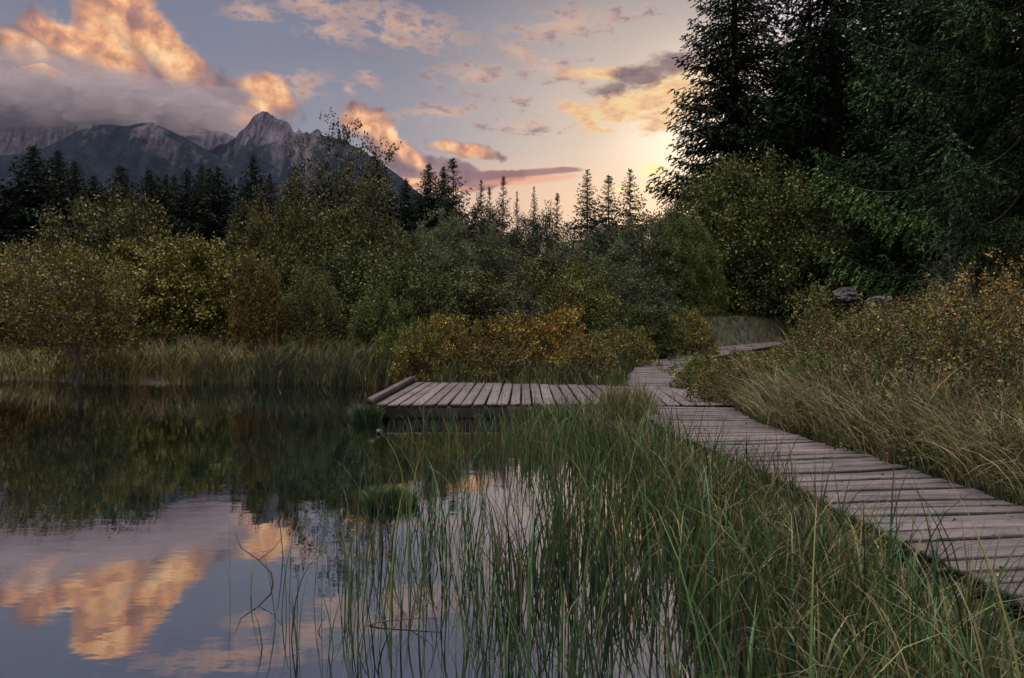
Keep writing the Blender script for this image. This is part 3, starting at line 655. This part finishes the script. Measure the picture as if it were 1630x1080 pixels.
for px, top, w, d, v, lab in SP:
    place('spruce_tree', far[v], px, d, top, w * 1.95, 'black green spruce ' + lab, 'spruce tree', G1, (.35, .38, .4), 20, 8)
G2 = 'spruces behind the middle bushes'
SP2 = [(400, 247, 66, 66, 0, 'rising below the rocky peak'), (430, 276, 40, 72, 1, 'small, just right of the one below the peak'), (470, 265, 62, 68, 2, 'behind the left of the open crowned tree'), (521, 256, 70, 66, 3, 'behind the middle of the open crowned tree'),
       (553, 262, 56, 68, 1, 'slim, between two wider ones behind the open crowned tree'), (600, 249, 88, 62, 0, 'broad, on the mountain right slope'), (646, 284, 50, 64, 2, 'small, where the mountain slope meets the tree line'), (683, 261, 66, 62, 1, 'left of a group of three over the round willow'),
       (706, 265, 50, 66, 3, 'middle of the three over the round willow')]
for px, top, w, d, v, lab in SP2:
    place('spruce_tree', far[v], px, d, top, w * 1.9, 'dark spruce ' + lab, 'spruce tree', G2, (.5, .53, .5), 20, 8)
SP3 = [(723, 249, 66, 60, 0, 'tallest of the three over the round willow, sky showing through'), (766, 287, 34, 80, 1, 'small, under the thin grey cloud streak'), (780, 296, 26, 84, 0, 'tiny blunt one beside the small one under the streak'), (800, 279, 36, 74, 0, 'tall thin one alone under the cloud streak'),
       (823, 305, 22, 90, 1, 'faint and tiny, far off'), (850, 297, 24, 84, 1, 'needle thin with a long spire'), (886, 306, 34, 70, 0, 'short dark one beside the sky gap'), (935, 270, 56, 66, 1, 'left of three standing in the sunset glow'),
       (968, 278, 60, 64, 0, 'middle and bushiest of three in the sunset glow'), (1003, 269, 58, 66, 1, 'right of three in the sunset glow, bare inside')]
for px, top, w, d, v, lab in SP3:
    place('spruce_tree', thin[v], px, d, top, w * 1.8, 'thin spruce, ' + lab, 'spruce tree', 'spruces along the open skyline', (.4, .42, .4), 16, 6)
# ------------------------------------------------------------------ big spruces on the right
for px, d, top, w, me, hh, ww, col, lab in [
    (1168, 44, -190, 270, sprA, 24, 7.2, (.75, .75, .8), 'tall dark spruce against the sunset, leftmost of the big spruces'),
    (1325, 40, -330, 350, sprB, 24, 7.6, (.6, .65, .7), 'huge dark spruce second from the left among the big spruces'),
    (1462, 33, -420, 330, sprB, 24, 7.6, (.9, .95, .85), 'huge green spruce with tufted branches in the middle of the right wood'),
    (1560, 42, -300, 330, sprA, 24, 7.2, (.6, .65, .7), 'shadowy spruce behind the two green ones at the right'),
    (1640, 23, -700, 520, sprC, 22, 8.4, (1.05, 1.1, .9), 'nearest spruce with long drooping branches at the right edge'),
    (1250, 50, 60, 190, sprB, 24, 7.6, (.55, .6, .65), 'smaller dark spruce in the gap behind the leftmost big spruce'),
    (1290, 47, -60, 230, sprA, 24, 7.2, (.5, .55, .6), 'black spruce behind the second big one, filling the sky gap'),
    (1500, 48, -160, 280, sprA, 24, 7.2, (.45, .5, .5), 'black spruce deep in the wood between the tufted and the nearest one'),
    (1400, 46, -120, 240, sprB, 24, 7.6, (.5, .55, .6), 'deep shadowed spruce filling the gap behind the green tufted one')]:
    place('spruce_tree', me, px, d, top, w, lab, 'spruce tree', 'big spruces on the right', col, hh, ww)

# ------------------------------------------------------------------ broadleaved trees and shrubs
def many(rows, kind, cat, group, H=4.0, Wd=4.0, names=None):
    for px, d, top, w, me, col, lab in rows:
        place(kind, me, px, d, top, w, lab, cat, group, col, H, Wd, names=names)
many([(60, 25, 398, 300, birchy[0], (1.15, 1.1, .9), 'yellow green birch scrub at the left edge behind the shore grass'),
      (150, 27, 303, 250, birchy[1], (.75, .8, .8), 'tallest rounded birch shrub under the tall left spruces'),
      (215, 26, 335, 190, birchy[2], (.85, .9, .9), 'birch shrub right of the tallest rounded one, below the lone spruce'),
      (262, 24, 382, 230, birchy[0], (1.5, 1.6, 1.0), 'light green birch shrub in front of the dark wall of spruces'),
      (350, 24, 392, 210, birchy[2], (1.4, 1.5, .9), 'yellow green shrub right of the dark wall of spruces'),
      (0, 23, 418, 170, birchy[2], (1.5, 1.1, .8), 'orange tinged birch shrub cut by the left photo edge'),
      (405, 27, 312, 140, birchy[1], (.9, .95, .85), 'tall leafy shrub in front of the spruce below the peak'),
      (468, 28, 305, 130, greenb[0], (.95, 1.0, .9), 'dark leafy tree left of the open crowned tree'),
      (535, 26, 335, 190, birchy[2], (.75, .85, .75), 'dark leafy tree below the open crowned tree'),
      (600, 27, 335, 140, birchy[1], (.6, .7, .65), 'dim leafy tree left of the round willow'),
      (412, 21.5, 408, 95, birchy[2], (1.2, .95, .7), 'orange leaved young birch leaning over the shore grass'),
      (500, 21.5, 428, 100, birchy[0], (.95, 1.1, 1.15), 'small pale leaved birch with a white stem by the shore')],
     'birch_shrub', 'shrub', 'birch shrubs behind the pond')
place('birch_tree', openb, 545, 30, 190, 200, 'open crowned tree with bare top twigs in front of the mountain', 'tree', None, (.75, .78, .8), 8, 5)
place('birch_tree', pondt, 118, 16.5, 388, 200, 'small leaning tree with a pale trunk standing at the pond edge', 'tree', None, (1.3, 1.25, 1.0), 4.4, 4.2, rz=0.0)
many([(704, 34, 340, 150, willow[0], (2.1, 2.1, 1.9), 'round grey green willow bush below the group of three spruces'),
      (650, 32, 374, 120, willow[1], (1.6, 1.65, 1.4), 'low willow bush leaning against the left of the round willow'),
      (785, 36, 366, 110, willow[2], (1.3, 1.4, 1.2), 'small round willow bush just right of the round one'),
      (850, 44, 342, 170, willow[1], (.7, .78, .75), 'wide dim willow bush at the foot of the sky gap'),
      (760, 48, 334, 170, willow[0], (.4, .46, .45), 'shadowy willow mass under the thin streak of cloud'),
      (955, 40, 366, 170, willow[2], (1.2, 1.3, 1.15), 'willow mass in front of the three sunset spruces'),
      (1025, 33, 348, 170, willow[0], (1.5, 1.55, 1.3), 'pale willow bush left of the big dense bush'),
      (885, 33, 392, 190, willow[1], (1.2, 1.25, 1.0), 'broad willow bush in the middle of the thicket'),
      (1070, 37, 326, 100, willow[1], (1.1, 1.1, .9), 'willow bush under the left branches of the tallest dark spruce'),
      (1000, 27, 425, 180, willow[2], (1.1, 1.2, .9), 'low willow bush behind the bend of the boardwalk')],
     'willow_bush', 'bush', 'willow bushes in the middle thicket')
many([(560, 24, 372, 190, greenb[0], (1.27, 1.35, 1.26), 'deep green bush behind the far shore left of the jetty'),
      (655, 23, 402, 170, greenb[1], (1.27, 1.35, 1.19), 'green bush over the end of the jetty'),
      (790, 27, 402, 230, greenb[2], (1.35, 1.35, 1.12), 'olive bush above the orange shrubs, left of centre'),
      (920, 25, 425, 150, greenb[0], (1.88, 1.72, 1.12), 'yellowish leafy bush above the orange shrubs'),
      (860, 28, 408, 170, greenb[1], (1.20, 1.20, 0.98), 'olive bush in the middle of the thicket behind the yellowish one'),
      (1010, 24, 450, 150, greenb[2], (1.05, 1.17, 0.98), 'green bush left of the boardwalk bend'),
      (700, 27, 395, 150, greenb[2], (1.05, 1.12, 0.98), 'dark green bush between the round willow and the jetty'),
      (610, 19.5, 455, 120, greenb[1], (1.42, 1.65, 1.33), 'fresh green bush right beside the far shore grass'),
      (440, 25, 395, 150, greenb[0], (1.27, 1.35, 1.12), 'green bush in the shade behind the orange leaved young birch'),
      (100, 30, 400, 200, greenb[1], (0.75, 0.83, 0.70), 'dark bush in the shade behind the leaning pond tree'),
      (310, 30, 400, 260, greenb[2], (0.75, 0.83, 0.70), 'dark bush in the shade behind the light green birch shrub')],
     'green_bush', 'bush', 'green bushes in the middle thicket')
place('dense_bush', dense, 1200, 38, 262, 330, 'largest dense dark green bush in front of the tall dark spruce', 'bush', None, (1.9, 1.9, 1.5), 6, 8, rz=.6)
place('dense_bush', dense, 1085, 33, 352, 140, 'smaller dense green bush at the left foot of the largest one', 'bush', None, (1.7, 1.8, 1.3), 6, 8, rz=2.6)
place('dense_bush', dense, 1340, 40, 290, 220, 'blue green dense bush right of the largest one', 'bush', None, (1.3, 1.6, 1.9), 6, 8, rz=4.2)
place('dense_bush', dense, 1470, 35, 340, 280, 'dark green low bush at the foot of the big green spruces', 'bush', None, (.75, .95, .75), 6, 8, rz=5.1)
place('dense_bush', dense, 1620, 21, 355, 220, 'dark green bush under the drooping branches at the right edge', 'bush', None, (.75, .95, .7), 6, 8, rz=1.1)
many([(668, 15.9, 512, 95, autumn[0], (1.5, 1.6, 1.1), 'yellow green autumn shrub nearest the end of the jetty'),
      (700, 16.6, 494, 120, autumn[1], (1.9, 1.7, 1.2), 'golden autumn shrub behind the left half of the jetty'),
      (760, 16.4, 508, 110, autumn[2], (1.4, 1.15, 1), 'rusty autumn shrub behind the middle of the jetty'),
      (825, 16.6, 500, 130, autumn[0], (1.8, 1.5, 1.0), 'golden autumn shrub left of the brightest orange one'),
      (885, 17.2, 484, 135, autumn[1], (2.3, 1.75, 1.0), 'brightest orange shrub behind the right half of the jetty'),
      (935, 15.8, 530, 110, autumn[2], (1.5, 1.4, 1.1), 'rusty green shrub left of the narrow boardwalk stretch'),
      (985, 20, 520, 110, autumn[0], (1.3, 1.4, 1), 'yellow green shrub in the inside of the boardwalk bend'),
      (1040, 25.5, 500, 110, autumn[1], (1.5, 1.45, 1), 'ochre shrub left of the bush behind the boardwalk bend'),
      (1092, 25.2, 492, 105, autumn[2], (1.5, 1.6, 1), 'rounded ochre shrub right behind the boardwalk bend'),
      (625, 17.3, 520, 75, autumn[2], (1.1, 1.6, 1), 'small green shrub left of the jetty end at the waterline'),
      (790, 15.7, 548, 110, autumn[0], (1.1, 1.0, 1), 'low brown shrub just behind the middle of the jetty'),
      (1160, 11.6, 563, 130, autumn[1], (1.3, 1.2, 1.1), 'reddish leafy shrub right beside the boardwalk by the junction'),
      (1112, 13.8, 560, 100, autumn[2], (1.2, 1.7, 1), 'green leafy shrub on the right edge of the boardwalk behind the junction'),
      (1300, 12.5, 560, 130, autumn[2], (.9, 1.5, .9), 'low green shrub above the arching grass, nearest the middle of the right bank'),
      (1370, 15, 520, 130, autumn[1], (1.0, 1.3, .9), 'olive shrub halfway up the right bank below the boulders'),
      (1450, 12, 540, 150, autumn[0], (.8, 1.2, .8), 'broad olive green shrub in the middle of the right bank grass'),
      (1540, 10, 520, 150, autumn[2], (1.0, 1.0, .9), 'brown and yellow shrub on the right bank below the yellow leaved bushes'),
      (1240, 14.0, 558, 140, autumn[0], (1.2, 1.5, 1), 'yellow flecked shrub on the right bank past the reddish one')],
     'autumn_shrub', 'shrub', 'autumn shrubs around the jetty and boardwalk', 1.5, 2.0)
place('bare_shrub', dead, 830, 18.9, 450, 120, 'bare twiggy dark shrub among the orange shrubs', 'shrub', 'bare shrubs', (1, 1, 1), 2, 2)
place('bare_shrub', dead, 1510, 17, 405, 120, 'bare brown brush on the right bank beside the yellow leaved bush', 'shrub', 'bare shrubs', (1, 1, 1), 2, 2)
for px, d, top, w, col, lab in [(1560, 14, 402, 170, (1.1, 1.05, .9), 'tall bush with pale yellow leaves at the right bank edge'), (1625, 12.5, 420, 120, (1, .95, .8), 'yellow leaved bush cut by the right photo edge'),
                                (1490, 16, 440, 120, (.8, .95, .75), 'small yellow flecked bush left of the tall yellow leaved one'), (1300, 20, 440, 90, (.75, .95, .75), 'thin pale leaved sapling left of the boulders'), (1390, 17, 470, 130, (.75, .9, .8), 'low leafy bush in front of the pale boulder')]:
    place('leafy_bush', bigleaf, px, d, top, w, lab, 'bush', 'leafy bushes on the right bank', col, 2.2, 2.6)

# ------------------------------------------------------------------ boulders
def boulder(px, py, d, s, seed, mat, label):
    r = np.random.default_rng(seed); import bmesh
    bm = bmesh.new(); bmesh.ops.create_icosphere(bm, subdivisions=4, radius=1)
    cuts = [(Vector(r.normal(size=3)).normalized(), r.uniform(.55, .85)) for _ in range(12)]
    for v in bm.verts:
        p = v.co.copy()
        for n_, k in cuts:
            t = p.dot(n_) - k
            if t > 0: p -= n_ * t * .9
        p *= 1 + .26 * mnoise.fractal(v.co * 2.6 + Vector((seed, 0, 0)), 1, 2, 4)
        v.co = Vector((p.x * s[0], p.y * s[1], p.z * s[2]))
    me = bpy.data.meshes.new('boulder'); bm.to_mesh(me); bm.free(); me.materials.append(mat)
    o = link('boulder', me, None, at(px, py, d)); o.rotation_euler = (0, 0, seed); return tag(o, label, 'boulder')
boulder(1344, 474, 23, (.48, .4, .36), 4, M_orock, 'brown boulder with rusty top and grey patches on the right bank')
boulder(1400, 481, 21, (.36, .3, .17), 9, M_rock, 'low pale grey boulder lying right of the rusty topped one')
boulder(604, 688, 9.75, (.075, .05, .035), 5, M_rock, 'small pale stone just above the water below the jetty')

# ------------------------------------------------------------------ grasses and reeds
def scatter(n, x0, x1, y0, y1, dens, r):
    X = r.uniform(x0, x1, n); Y = r.uniform(y0, y1, n); k = r.random(n) < dens(X, Y); return X[k], Y[k]
def grass(name, label, X, Y, H, W, cols, bend, az, kind='stuff', seg=5, tuft=0, dry=.5, z=None, p=None, curl=1.8, cat='grass', azs=1.0, hv=.28, seed=1):
    r = np.random.default_rng(seed); n0 = len(X)
    if tuft:
        k = r.poisson(tuft, n0).clip(1); idx = np.repeat(np.arange(n0), k); X = X[idx] + r.normal(0, .045, len(idx)); Y = Y[idx] + r.normal(0, .045, len(idx))
        th = (1 + r.normal(0, .15, n0))[idx]; ta = r.normal(0, azs, n0)[idx]
    else: idx = np.arange(n0); th = 1; ta = 0
    n = len(X); Z = gz(X, Y) if z is None else np.full(n, z); hh = (H(X, Y) if callable(H) else H) * th * (1 + r.normal(0, hv, n)).clip(.35, 1.6)
    ww = (W(X, Y) if callable(W) else W) * r.uniform(.6, 1.3, n)
    a = (az if az is not None else 0) + ta + r.normal(0, azs, n); be = np.abs(r.normal(bend, bend * .55, n)).clip(.02, 1.1)
    tc = pick(cols, n0, r, .30, p)[idx]; big = (.62 + .76 * vnoise(X, Y, .9, seed + 90, 3))[:, None]      # tufts differ from each other more than their blades do
    V, F, T = blades(np.stack([X, Y, Z], -1), hh, ww, a, be, (tc * .6 + pick(cols, n, r, .22, p) * .4) * big, seg, r, (r.random(n) < dry) * r.uniform(.3, 1, n), curl)
    V[:, 2] = np.maximum(V[:, 2], -.3); o = link(name, mesh_np(name, V, F, T, M_grass)); return tag(o, label, cat, kind=kind)
RE = [(.030, .088, .040), (.050, .112, .034), (.012, .034, .016), (.080, .115, .032), (.036, .070, .020), (.13, .09, .04)]
TAN = [(.16, .12, .06), (.080, .080, .030), (.045, .066, .020), (.24, .19, .11), (.040, .052, .018), (.11, .065, .035), (.065, .090, .028)]
MIX = [(.10, .11, .04), (.07, .09, .035), (.18, .15, .07), (.28, .20, .10), (.22, .13, .06)]
r = np.random.default_rng(42)
# reed bed in the water in the foreground
def dl(X, Y):
    edge = -1.45 - .25 * np.sin(Y * 2.1) ; e = X - edge - .9 * ss(4.5, 2.4, Y)
    c = vnoise(X, Y, .55, 21, 2)
    thin_ = ss(.1, 1.8, e) * .8 + .19
    gap = 1 - .85 * ss(.9, .3, np.abs(Y - 6.6) / 1.2) * ss(1.2, .2, X) * (Y < 8)
    return thin_ * gap * ss(.30, .55, c) * (e > 0) * (X < bx(Y) - .75)
X, Y = scatter(2700, -1.7, 2.4, 1.7, 10.9, dl, r)
grass('reed_bed', 'green sedge standing in the shallow water of the foreground', X, Y, lambda X, Y: .56 + .12 * vnoise(X, Y, 1.2, 4) + .12 * ss(4, 2, Y) - .30 * ss(7.2, 9.5, Y), lambda X, Y: .0072 + .0045 * ss(-.6, .9, X), RE, .55, None, tuft=3.2, z=-.10, dry=.4, azs=2.2, curl=2.3, hv=.32, cat='reeds', seed=2, seg=7)
# thicker sedge bank between the reeds and the boardwalk
def dm(X, Y):
    e = bx(Y) - .74 - X; lim = .95 + .25 * np.sin(Y * 1.3) + .9 * ss(6.5, 3.0, Y) + 1.0 * ss(8.5, 10.5, Y)
    return (e > 0) * ss(lim, lim * .35, e)
X, Y = scatter(7200, -.9, 2.6, 1.4, 10.9, dm, r)
grass('sedge_bank', 'dense green and straw coloured sedge along the left side of the boardwalk', X, Y, lambda X, Y: .36 + .20 * ss(.2, 1.0, bx(Y) - .7 - X) + .1 * vnoise(X, Y, .8, 8) - .16 * ss(7.5, 9.5, Y), .0095, RE + [(.12, .12, .05), (.20, .16, .08), (.09, .10, .04)], .72, None, tuft=3.0, z=-.06, dry=.55, azs=1.8, curl=1.8, cat='sedge', seed=3, seg=7)
# right bank
def front(X, Y):          # low growth just before the far stretch of boards, so the boards show
    py_ = np.interp(X, BL[:, 0][170:], BL[:, 1][170:]); return (X > 4.5) * (X < 11.5) * (Y > py_ - 7) * (Y < py_ + .8)
def dr(X, Y): return (X > bx(Y) + .70 + .35 * (Y < 12)) * (1 / (1 + (Y / 11) ** 2))
X, Y = scatter(42000, 3.0, 15, 2.6, 27, dr, r)
grass('bank_grass', 'tangled tan and green long grass covering the right bank', X, Y, lambda X, Y: (.26 + .62 * vnoise(X, Y, 1.1, 31)) * (1 - .6 * ss(9, 14, Y) * ss(3.4, 1.2, X - bx(Y))) * (1 - .72 * front(X, Y)), lambda X, Y: .005 + .0007 * Y, TAN, .75, None, tuft=3.0, p=[.13, .2, .22, .07, .12, .08, .18], dry=.5, azs=2.2, curl=1.3, seed=4)
X, Y = scatter(5200, 2.9, 5.6, 2.6, 13, lambda X, Y: (X > bx(Y) + .69) * ss(bx(Y) + 2.0, bx(Y) + .9, X), r)
grass('edge_grass', 'dark green grass spilling over the right edge of the boardwalk', X, Y, lambda X, Y: .24 + .30 * vnoise(X, Y, .7, 37), .0075, [(.040, .070, .024), (.065, .085, .028), (.025, .045, .018), (.12, .10, .045)], .9, math.pi - .3, tuft=3.5, dry=.4, azs=1.0, curl=1.3, seed=14)
# leafy herbs in the right bank and round the boardwalk
def herbs(name, label, X, Y, cols, h=.45, leaf=(.034, .022), n_l=40, seed=5):
    r = np.random.default_rng(seed); n = len(X); Z = gz(X, Y); hh = h * r.uniform(.6, 1.4, n) * (1 - .75 * front(X, Y)) * (.25 + .75 * ss(1.2, 4.2, X - bx(Y))); L = r.normal(0, .12, (n, 2))
    idx = np.repeat(np.arange(n), n_l); t = r.uniform(.25, 1, len(idx)); P = np.stack([X[idx] + L[idx, 0] * t, Y[idx] + L[idx, 1] * t, Z[idx] + hh[idx] * t], -1) + r.normal(0, .04, (len(idx), 3))
    base = pick(cols, n, r, .25)[idx]; D = r.normal(0, 1, (len(idx), 3)) + (0, 0, .5)
    sc_ = (1 + Y[idx] / 22)
    V, F, T = leaves(P, D, leaf[0] * r.uniform(.6, 1.3, len(idx)) * sc_, leaf[1] * r.uniform(.6, 1.3, len(idx)) * sc_, base * (1 + r.normal(0, .2, (len(idx), 1))).clip(.4, 2), r=r)
    tag(link(name, mesh_np(name, V, F, T, M_leaf)), label, 'undergrowth', kind='stuff')
X, Y = scatter(9000, 3.0, 15, 6, 28, lambda X, Y: (X > bx(Y) + .75) * ss(.42, .6, vnoise(X, Y, 1.7, 44)) * ss(4, 9, Y), r)
herbs('undergrowth', 'yellowing leafy herbs growing through the right bank grass', X, Y, [(.11, .10, .03), (.06, .07, .025), (.20, .14, .04), (.11, .055, .03), (.045, .06, .022)], h=.8)
# far shore sedge
X, Y = scatter(12000, -17, -.9, 16.2, 24, lambda X, Y: (Y > shore(X) - .35) * ss(24, 17, Y), r)
grass('shore_sedge', 'brown and orange tipped sedge along the far pond shore', X, Y, lambda X, Y: .22 + .75 * vnoise(X, Y, 1.3, 61), .015, [(.15, .10, .03), (.09, .10, .03), (.05, .08, .025), (.17, .12, .05), (.11, .065, .02), (.10, .12, .03)], .85, None, tuft=3, dry=.8, azs=2, seed=6, curl=1.5)
X, Y = scatter(2600, -7.6, -2.6, 16.0, 18.0, lambda X, Y: (Y > shore(X) - .3) * (Y < shore(X) + .6) * ss(.35, .6, vnoise(X, Y, 1.3, 71)), r)
grass('shore_reeds', 'grey green reeds bending over the far waterline left of the jetty', X, Y, .72, .014, [(.07, .09, .055), (.12, .14, .09), (.05, .06, .035)], .95, -.6, tuft=2.5, dry=.2, azs=.6, seed=7)
# ground grass behind the jetty and on the slope
X, Y = scatter(50000, -3, 18, 14.2, 42, lambda X, Y: (Y > shore(X)) * (np.abs(X - bx(Y)) > .72) * (X < bx(Y) + 6) * .8, r)
grass('meadow_grass', 'short green grass between the shrubs behind the jetty and bend', X, Y, lambda X, Y: (.28 + .25 * vnoise(X, Y, 2, 81)) * (1 - .7 * front(X, Y)) * (1 - .55 * (Y > 27)), .014, [(.05, .075, .025), (.07, .09, .03), (.09, .085, .03), (.035, .055, .02)], .5, None, tuft=2.5, dry=.3, azs=2, seed=8, seg=4)
X, Y = scatter(650, -1.8, 2.6, 14.4, 16.2, lambda X, Y: (Y > shore(X) - .3) * (X < bx(Y) - .8) * ss(.35, .6, vnoise(X, Y, 1.1, 75)), r)
grass('jetty_sedge', 'blue green arching sedge right behind the jetty', X, Y, .36, .012, [(.06, .08, .045), (.09, .11, .06), (.14, .11, .05)], .95, None, tuft=3, dry=.2, azs=2, seed=9)
# arching tufts that fall towards the boardwalk from the right bank
X, Y = scatter(700, 2.9, 4.6, 4.5, 12, lambda X, Y: (X > bx(Y) + .72) * (X < bx(Y) + 1.5), r)
grass('arching_grass', 'long pale grass tufts falling over towards the boardwalk', X, Y, .78, .0075, [(.14, .13, .055), (.10, .11, .045), (.28, .21, .12)], .85, math.pi - .3, tuft=6, dry=.6, azs=.35, curl=1.0, seed=12, seg=7)
X, Y = scatter(60, 2.2, 3.4, 3, 9, lambda X, Y: (np.abs(X - bx(Y)) < .6), r)
grass('board_weeds', 'tiny green weeds sprouting between the boards', X, Y, .07, .006, [(.08, .11, .03)], .4, None, tuft=3, z=.17, dry=0, azs=2, seed=13, cat='weeds')
r = np.random.default_rng(77); n = 90; Y = r.uniform(2.8, 15, n); X = bx(Y) + r.uniform(-.6, .6, n)
V, F, T = leaves(np.stack([X, Y, np.full(n, .232)], -1), np.stack([r.normal(size=n), r.normal(size=n), r.normal(0, .12, n)], -1), r.uniform(.02, .045, n), r.uniform(.015, .03, n), pick([(.20, .11, .03), (.12, .06, .025), (.24, .18, .05), (.06, .04, .02)], n, r), r=r)
tag(link('fallen_leaves', mesh_np('fallen_leaves', V, F, T, M_leaf)), 'small brown and yellow leaves scattered on the boardwalk', 'leaves', kind='stuff')
# small grassy tussocks standing in the water
def tussock(px, d, w, h, label, sd_):
    r = np.random.default_rng(sd_); x = (px - 815) * d / FPX; root = bpy.data.objects.new('tussock', None); C.objects.link(root); root.location = (x, d, 0); tag(root, label, 'tussock', 'tussocks in the water')
    A = Acc(); th = np.linspace(0, math.pi / 2, 7); n = 18; V = [(w/2 * math.cos(t) * math.cos(a) * (1 + .12 * math.sin(3 * a + sd_)), w/2 * .7 * math.cos(t) * math.sin(a), -.25 + (h * .35 + .25) * math.sin(t)) for t in th for a in np.arange(n) * 2 * math.pi / n]
    A.add(np.array(V), np.array([(i*n+k, i*n+(k+1) % n, (i+1)*n+(k+1) % n, (i+1)*n+k) for i in range(6) for k in range(n)])); link('root_mound', A.mesh('root_mound', M_bark, True), root)
    m = 900; a = r.uniform(0, 6.28, m); q = np.sqrt(r.random(m)); B = np.stack([w/2 * q * np.cos(a), w * .35 * q * np.sin(a), (1 - q * q) * h * .3 - .02], -1)
    V, F, T = blades(B, np.full(m, h * 1.5) * r.uniform(.5, 1.2, m), np.full(m, .008), a + r.normal(0, .5, m), .35 + .5 * q * r.random(m), pick(RE[:4], m, r), 5, r, (r.random(m) < .3) * .6, 1.2)
    link('blades', mesh_np('blades', V, F, T, M_grass), root)
tussock(622, 6.05, .42, .10, 'dark round sedge tussock standing in the bright reflection among the reeds', 3)
tussock(584, 10.9, .42, .16, 'low green tussock at the left corner of the jetty', 4)
def stem(px, py, d, pts, label):
    A = Acc(); P = np.array(pts, float); V, F = tube(P, np.linspace(.006, .002, len(P)), 5); A.add(V, F)
    k = len(P) // 2; V, F = tube([P[k], P[k] + (.08, .02, .06), P[k] + (.13, .03, .13)], [.003, .002, .001], 4); A.add(V, F)
    x = (px - 815) * d / FPX; o = link('dead_stem', A.mesh('dead_stem', M_bark), None, (x, d, 0)); tag(o, label, 'dead stem', 'dead stems in the water')
stem(440, 930, 4.25, [(0, 0, -.1), (-.03, 0, .06), (-.10, 0, .13), (-.2, 0, .20), (-.23, .0, .28)], 'bent dead stem at the left edge of the reeds')
stem(560, 1000, 3.65, [(0, 0, -.03), (.12, .02, .015), (.28, .03, .03), (.42, .02, .035)], 'dead stem lying on the water at the bottom of the reeds')
# sedge over the near boardwalk edge and at the junction corner
X, Y = scatter(1500, .9, 2.4, 9.4, 11.3, lambda X, Y: (X < bx(Y) - .62 + .15 * np.sin(Y * 9)) * ss(.9, 1.9, X), r)
grass('corner_sedge', 'bushy green tuft at the corner of jetty and boardwalk', X, Y, .46, .010, [(.09, .11, .035), (.06, .09, .035), (.15, .13, .05)], .4, None, tuft=3, z=.0, dry=.4, azs=2, seed=10)
# ------------------------------------------------------------------ the low cloud that wraps the left summits
def low_cloud():
    import bmesh
    r = np.random.default_rng(8); bm = bmesh.new()
    for px, py, d, rx, ry, rz in [(-160, 150, 2900, 520, 260, 130), (10, 160, 2850, 430, 240, 105), (130, 168, 2800, 340, 220, 84), (230, 172, 2800, 300, 200, 80), (310, 178, 2780, 240, 180, 72), (70, 130, 2900, 330, 220, 90), (350, 192, 2850, 120, 120, 36)]:
        b2 = bmesh.new(); bmesh.ops.create_icosphere(b2, subdivisions=4, radius=1); c = at(px, py, d)
        for v in b2.verts:
            q = v.co * (1 + .55 * mnoise.fractal(v.co * 2.0 + Vector((px, 0, 0)), 1, 2, 5)); v.co = Vector((q.x * rx, q.y * ry, q.z * rz)) + c
        me = bpy.data.meshes.new('t'); b2.to_mesh(me); b2.free(); bm.from_mesh(me); bpy.data.meshes.remove(me)
    me = bpy.data.meshes.new('cloud'); bm.to_mesh(me); bm.free()
    m, nt, out = new_mat('cloud_vapour'); v = nt.nodes.new('ShaderNodeVolumePrincipled')
    v.inputs['Color'].default_value = (.80, .68, .70, 1); v.inputs['Density'].default_value = .006
    nt.links.new(v.outputs[0], out.inputs['Volume']); me.materials.append(m)
    tag(link('cloud', me), 'low mauve grey cloud wrapping the left mountain summits', 'cloud')
low_cloud()
# ------------------------------------------------------------------ haze
def haze():
    x0, x1, y0, y1, z0, z1 = -9200, 9200, -9200, 9200, -22, 980
    V = np.array([(x, y, z) for z in (z0, z1) for x, y in ((x0, y0), (x1, y0), (x1, y1), (x0, y1))])
    F = np.array([(3, 2, 1, 0), (4, 5, 6, 7), (0, 1, 5, 4), (1, 2, 6, 5), (2, 3, 7, 6), (3, 0, 4, 7)])
    m, nt, out = new_mat('dusk_haze'); v = nt.nodes.new('ShaderNodeVolumePrincipled')
    v.inputs['Color'].default_value = (.42, .55, 1, 1); v.inputs['Density'].default_value = .00002; v.inputs['Anisotropy'].default_value = 0
    nt.links.new(v.outputs[0], out.inputs['Volume'])
    tag(link('haze', mesh_np('haze', V, F, None, m)), kind='stuff')
haze()
print('built', sum(len(o.data.polygons) for o in sc.objects if o.type == 'MESH'), 'instanced faces')
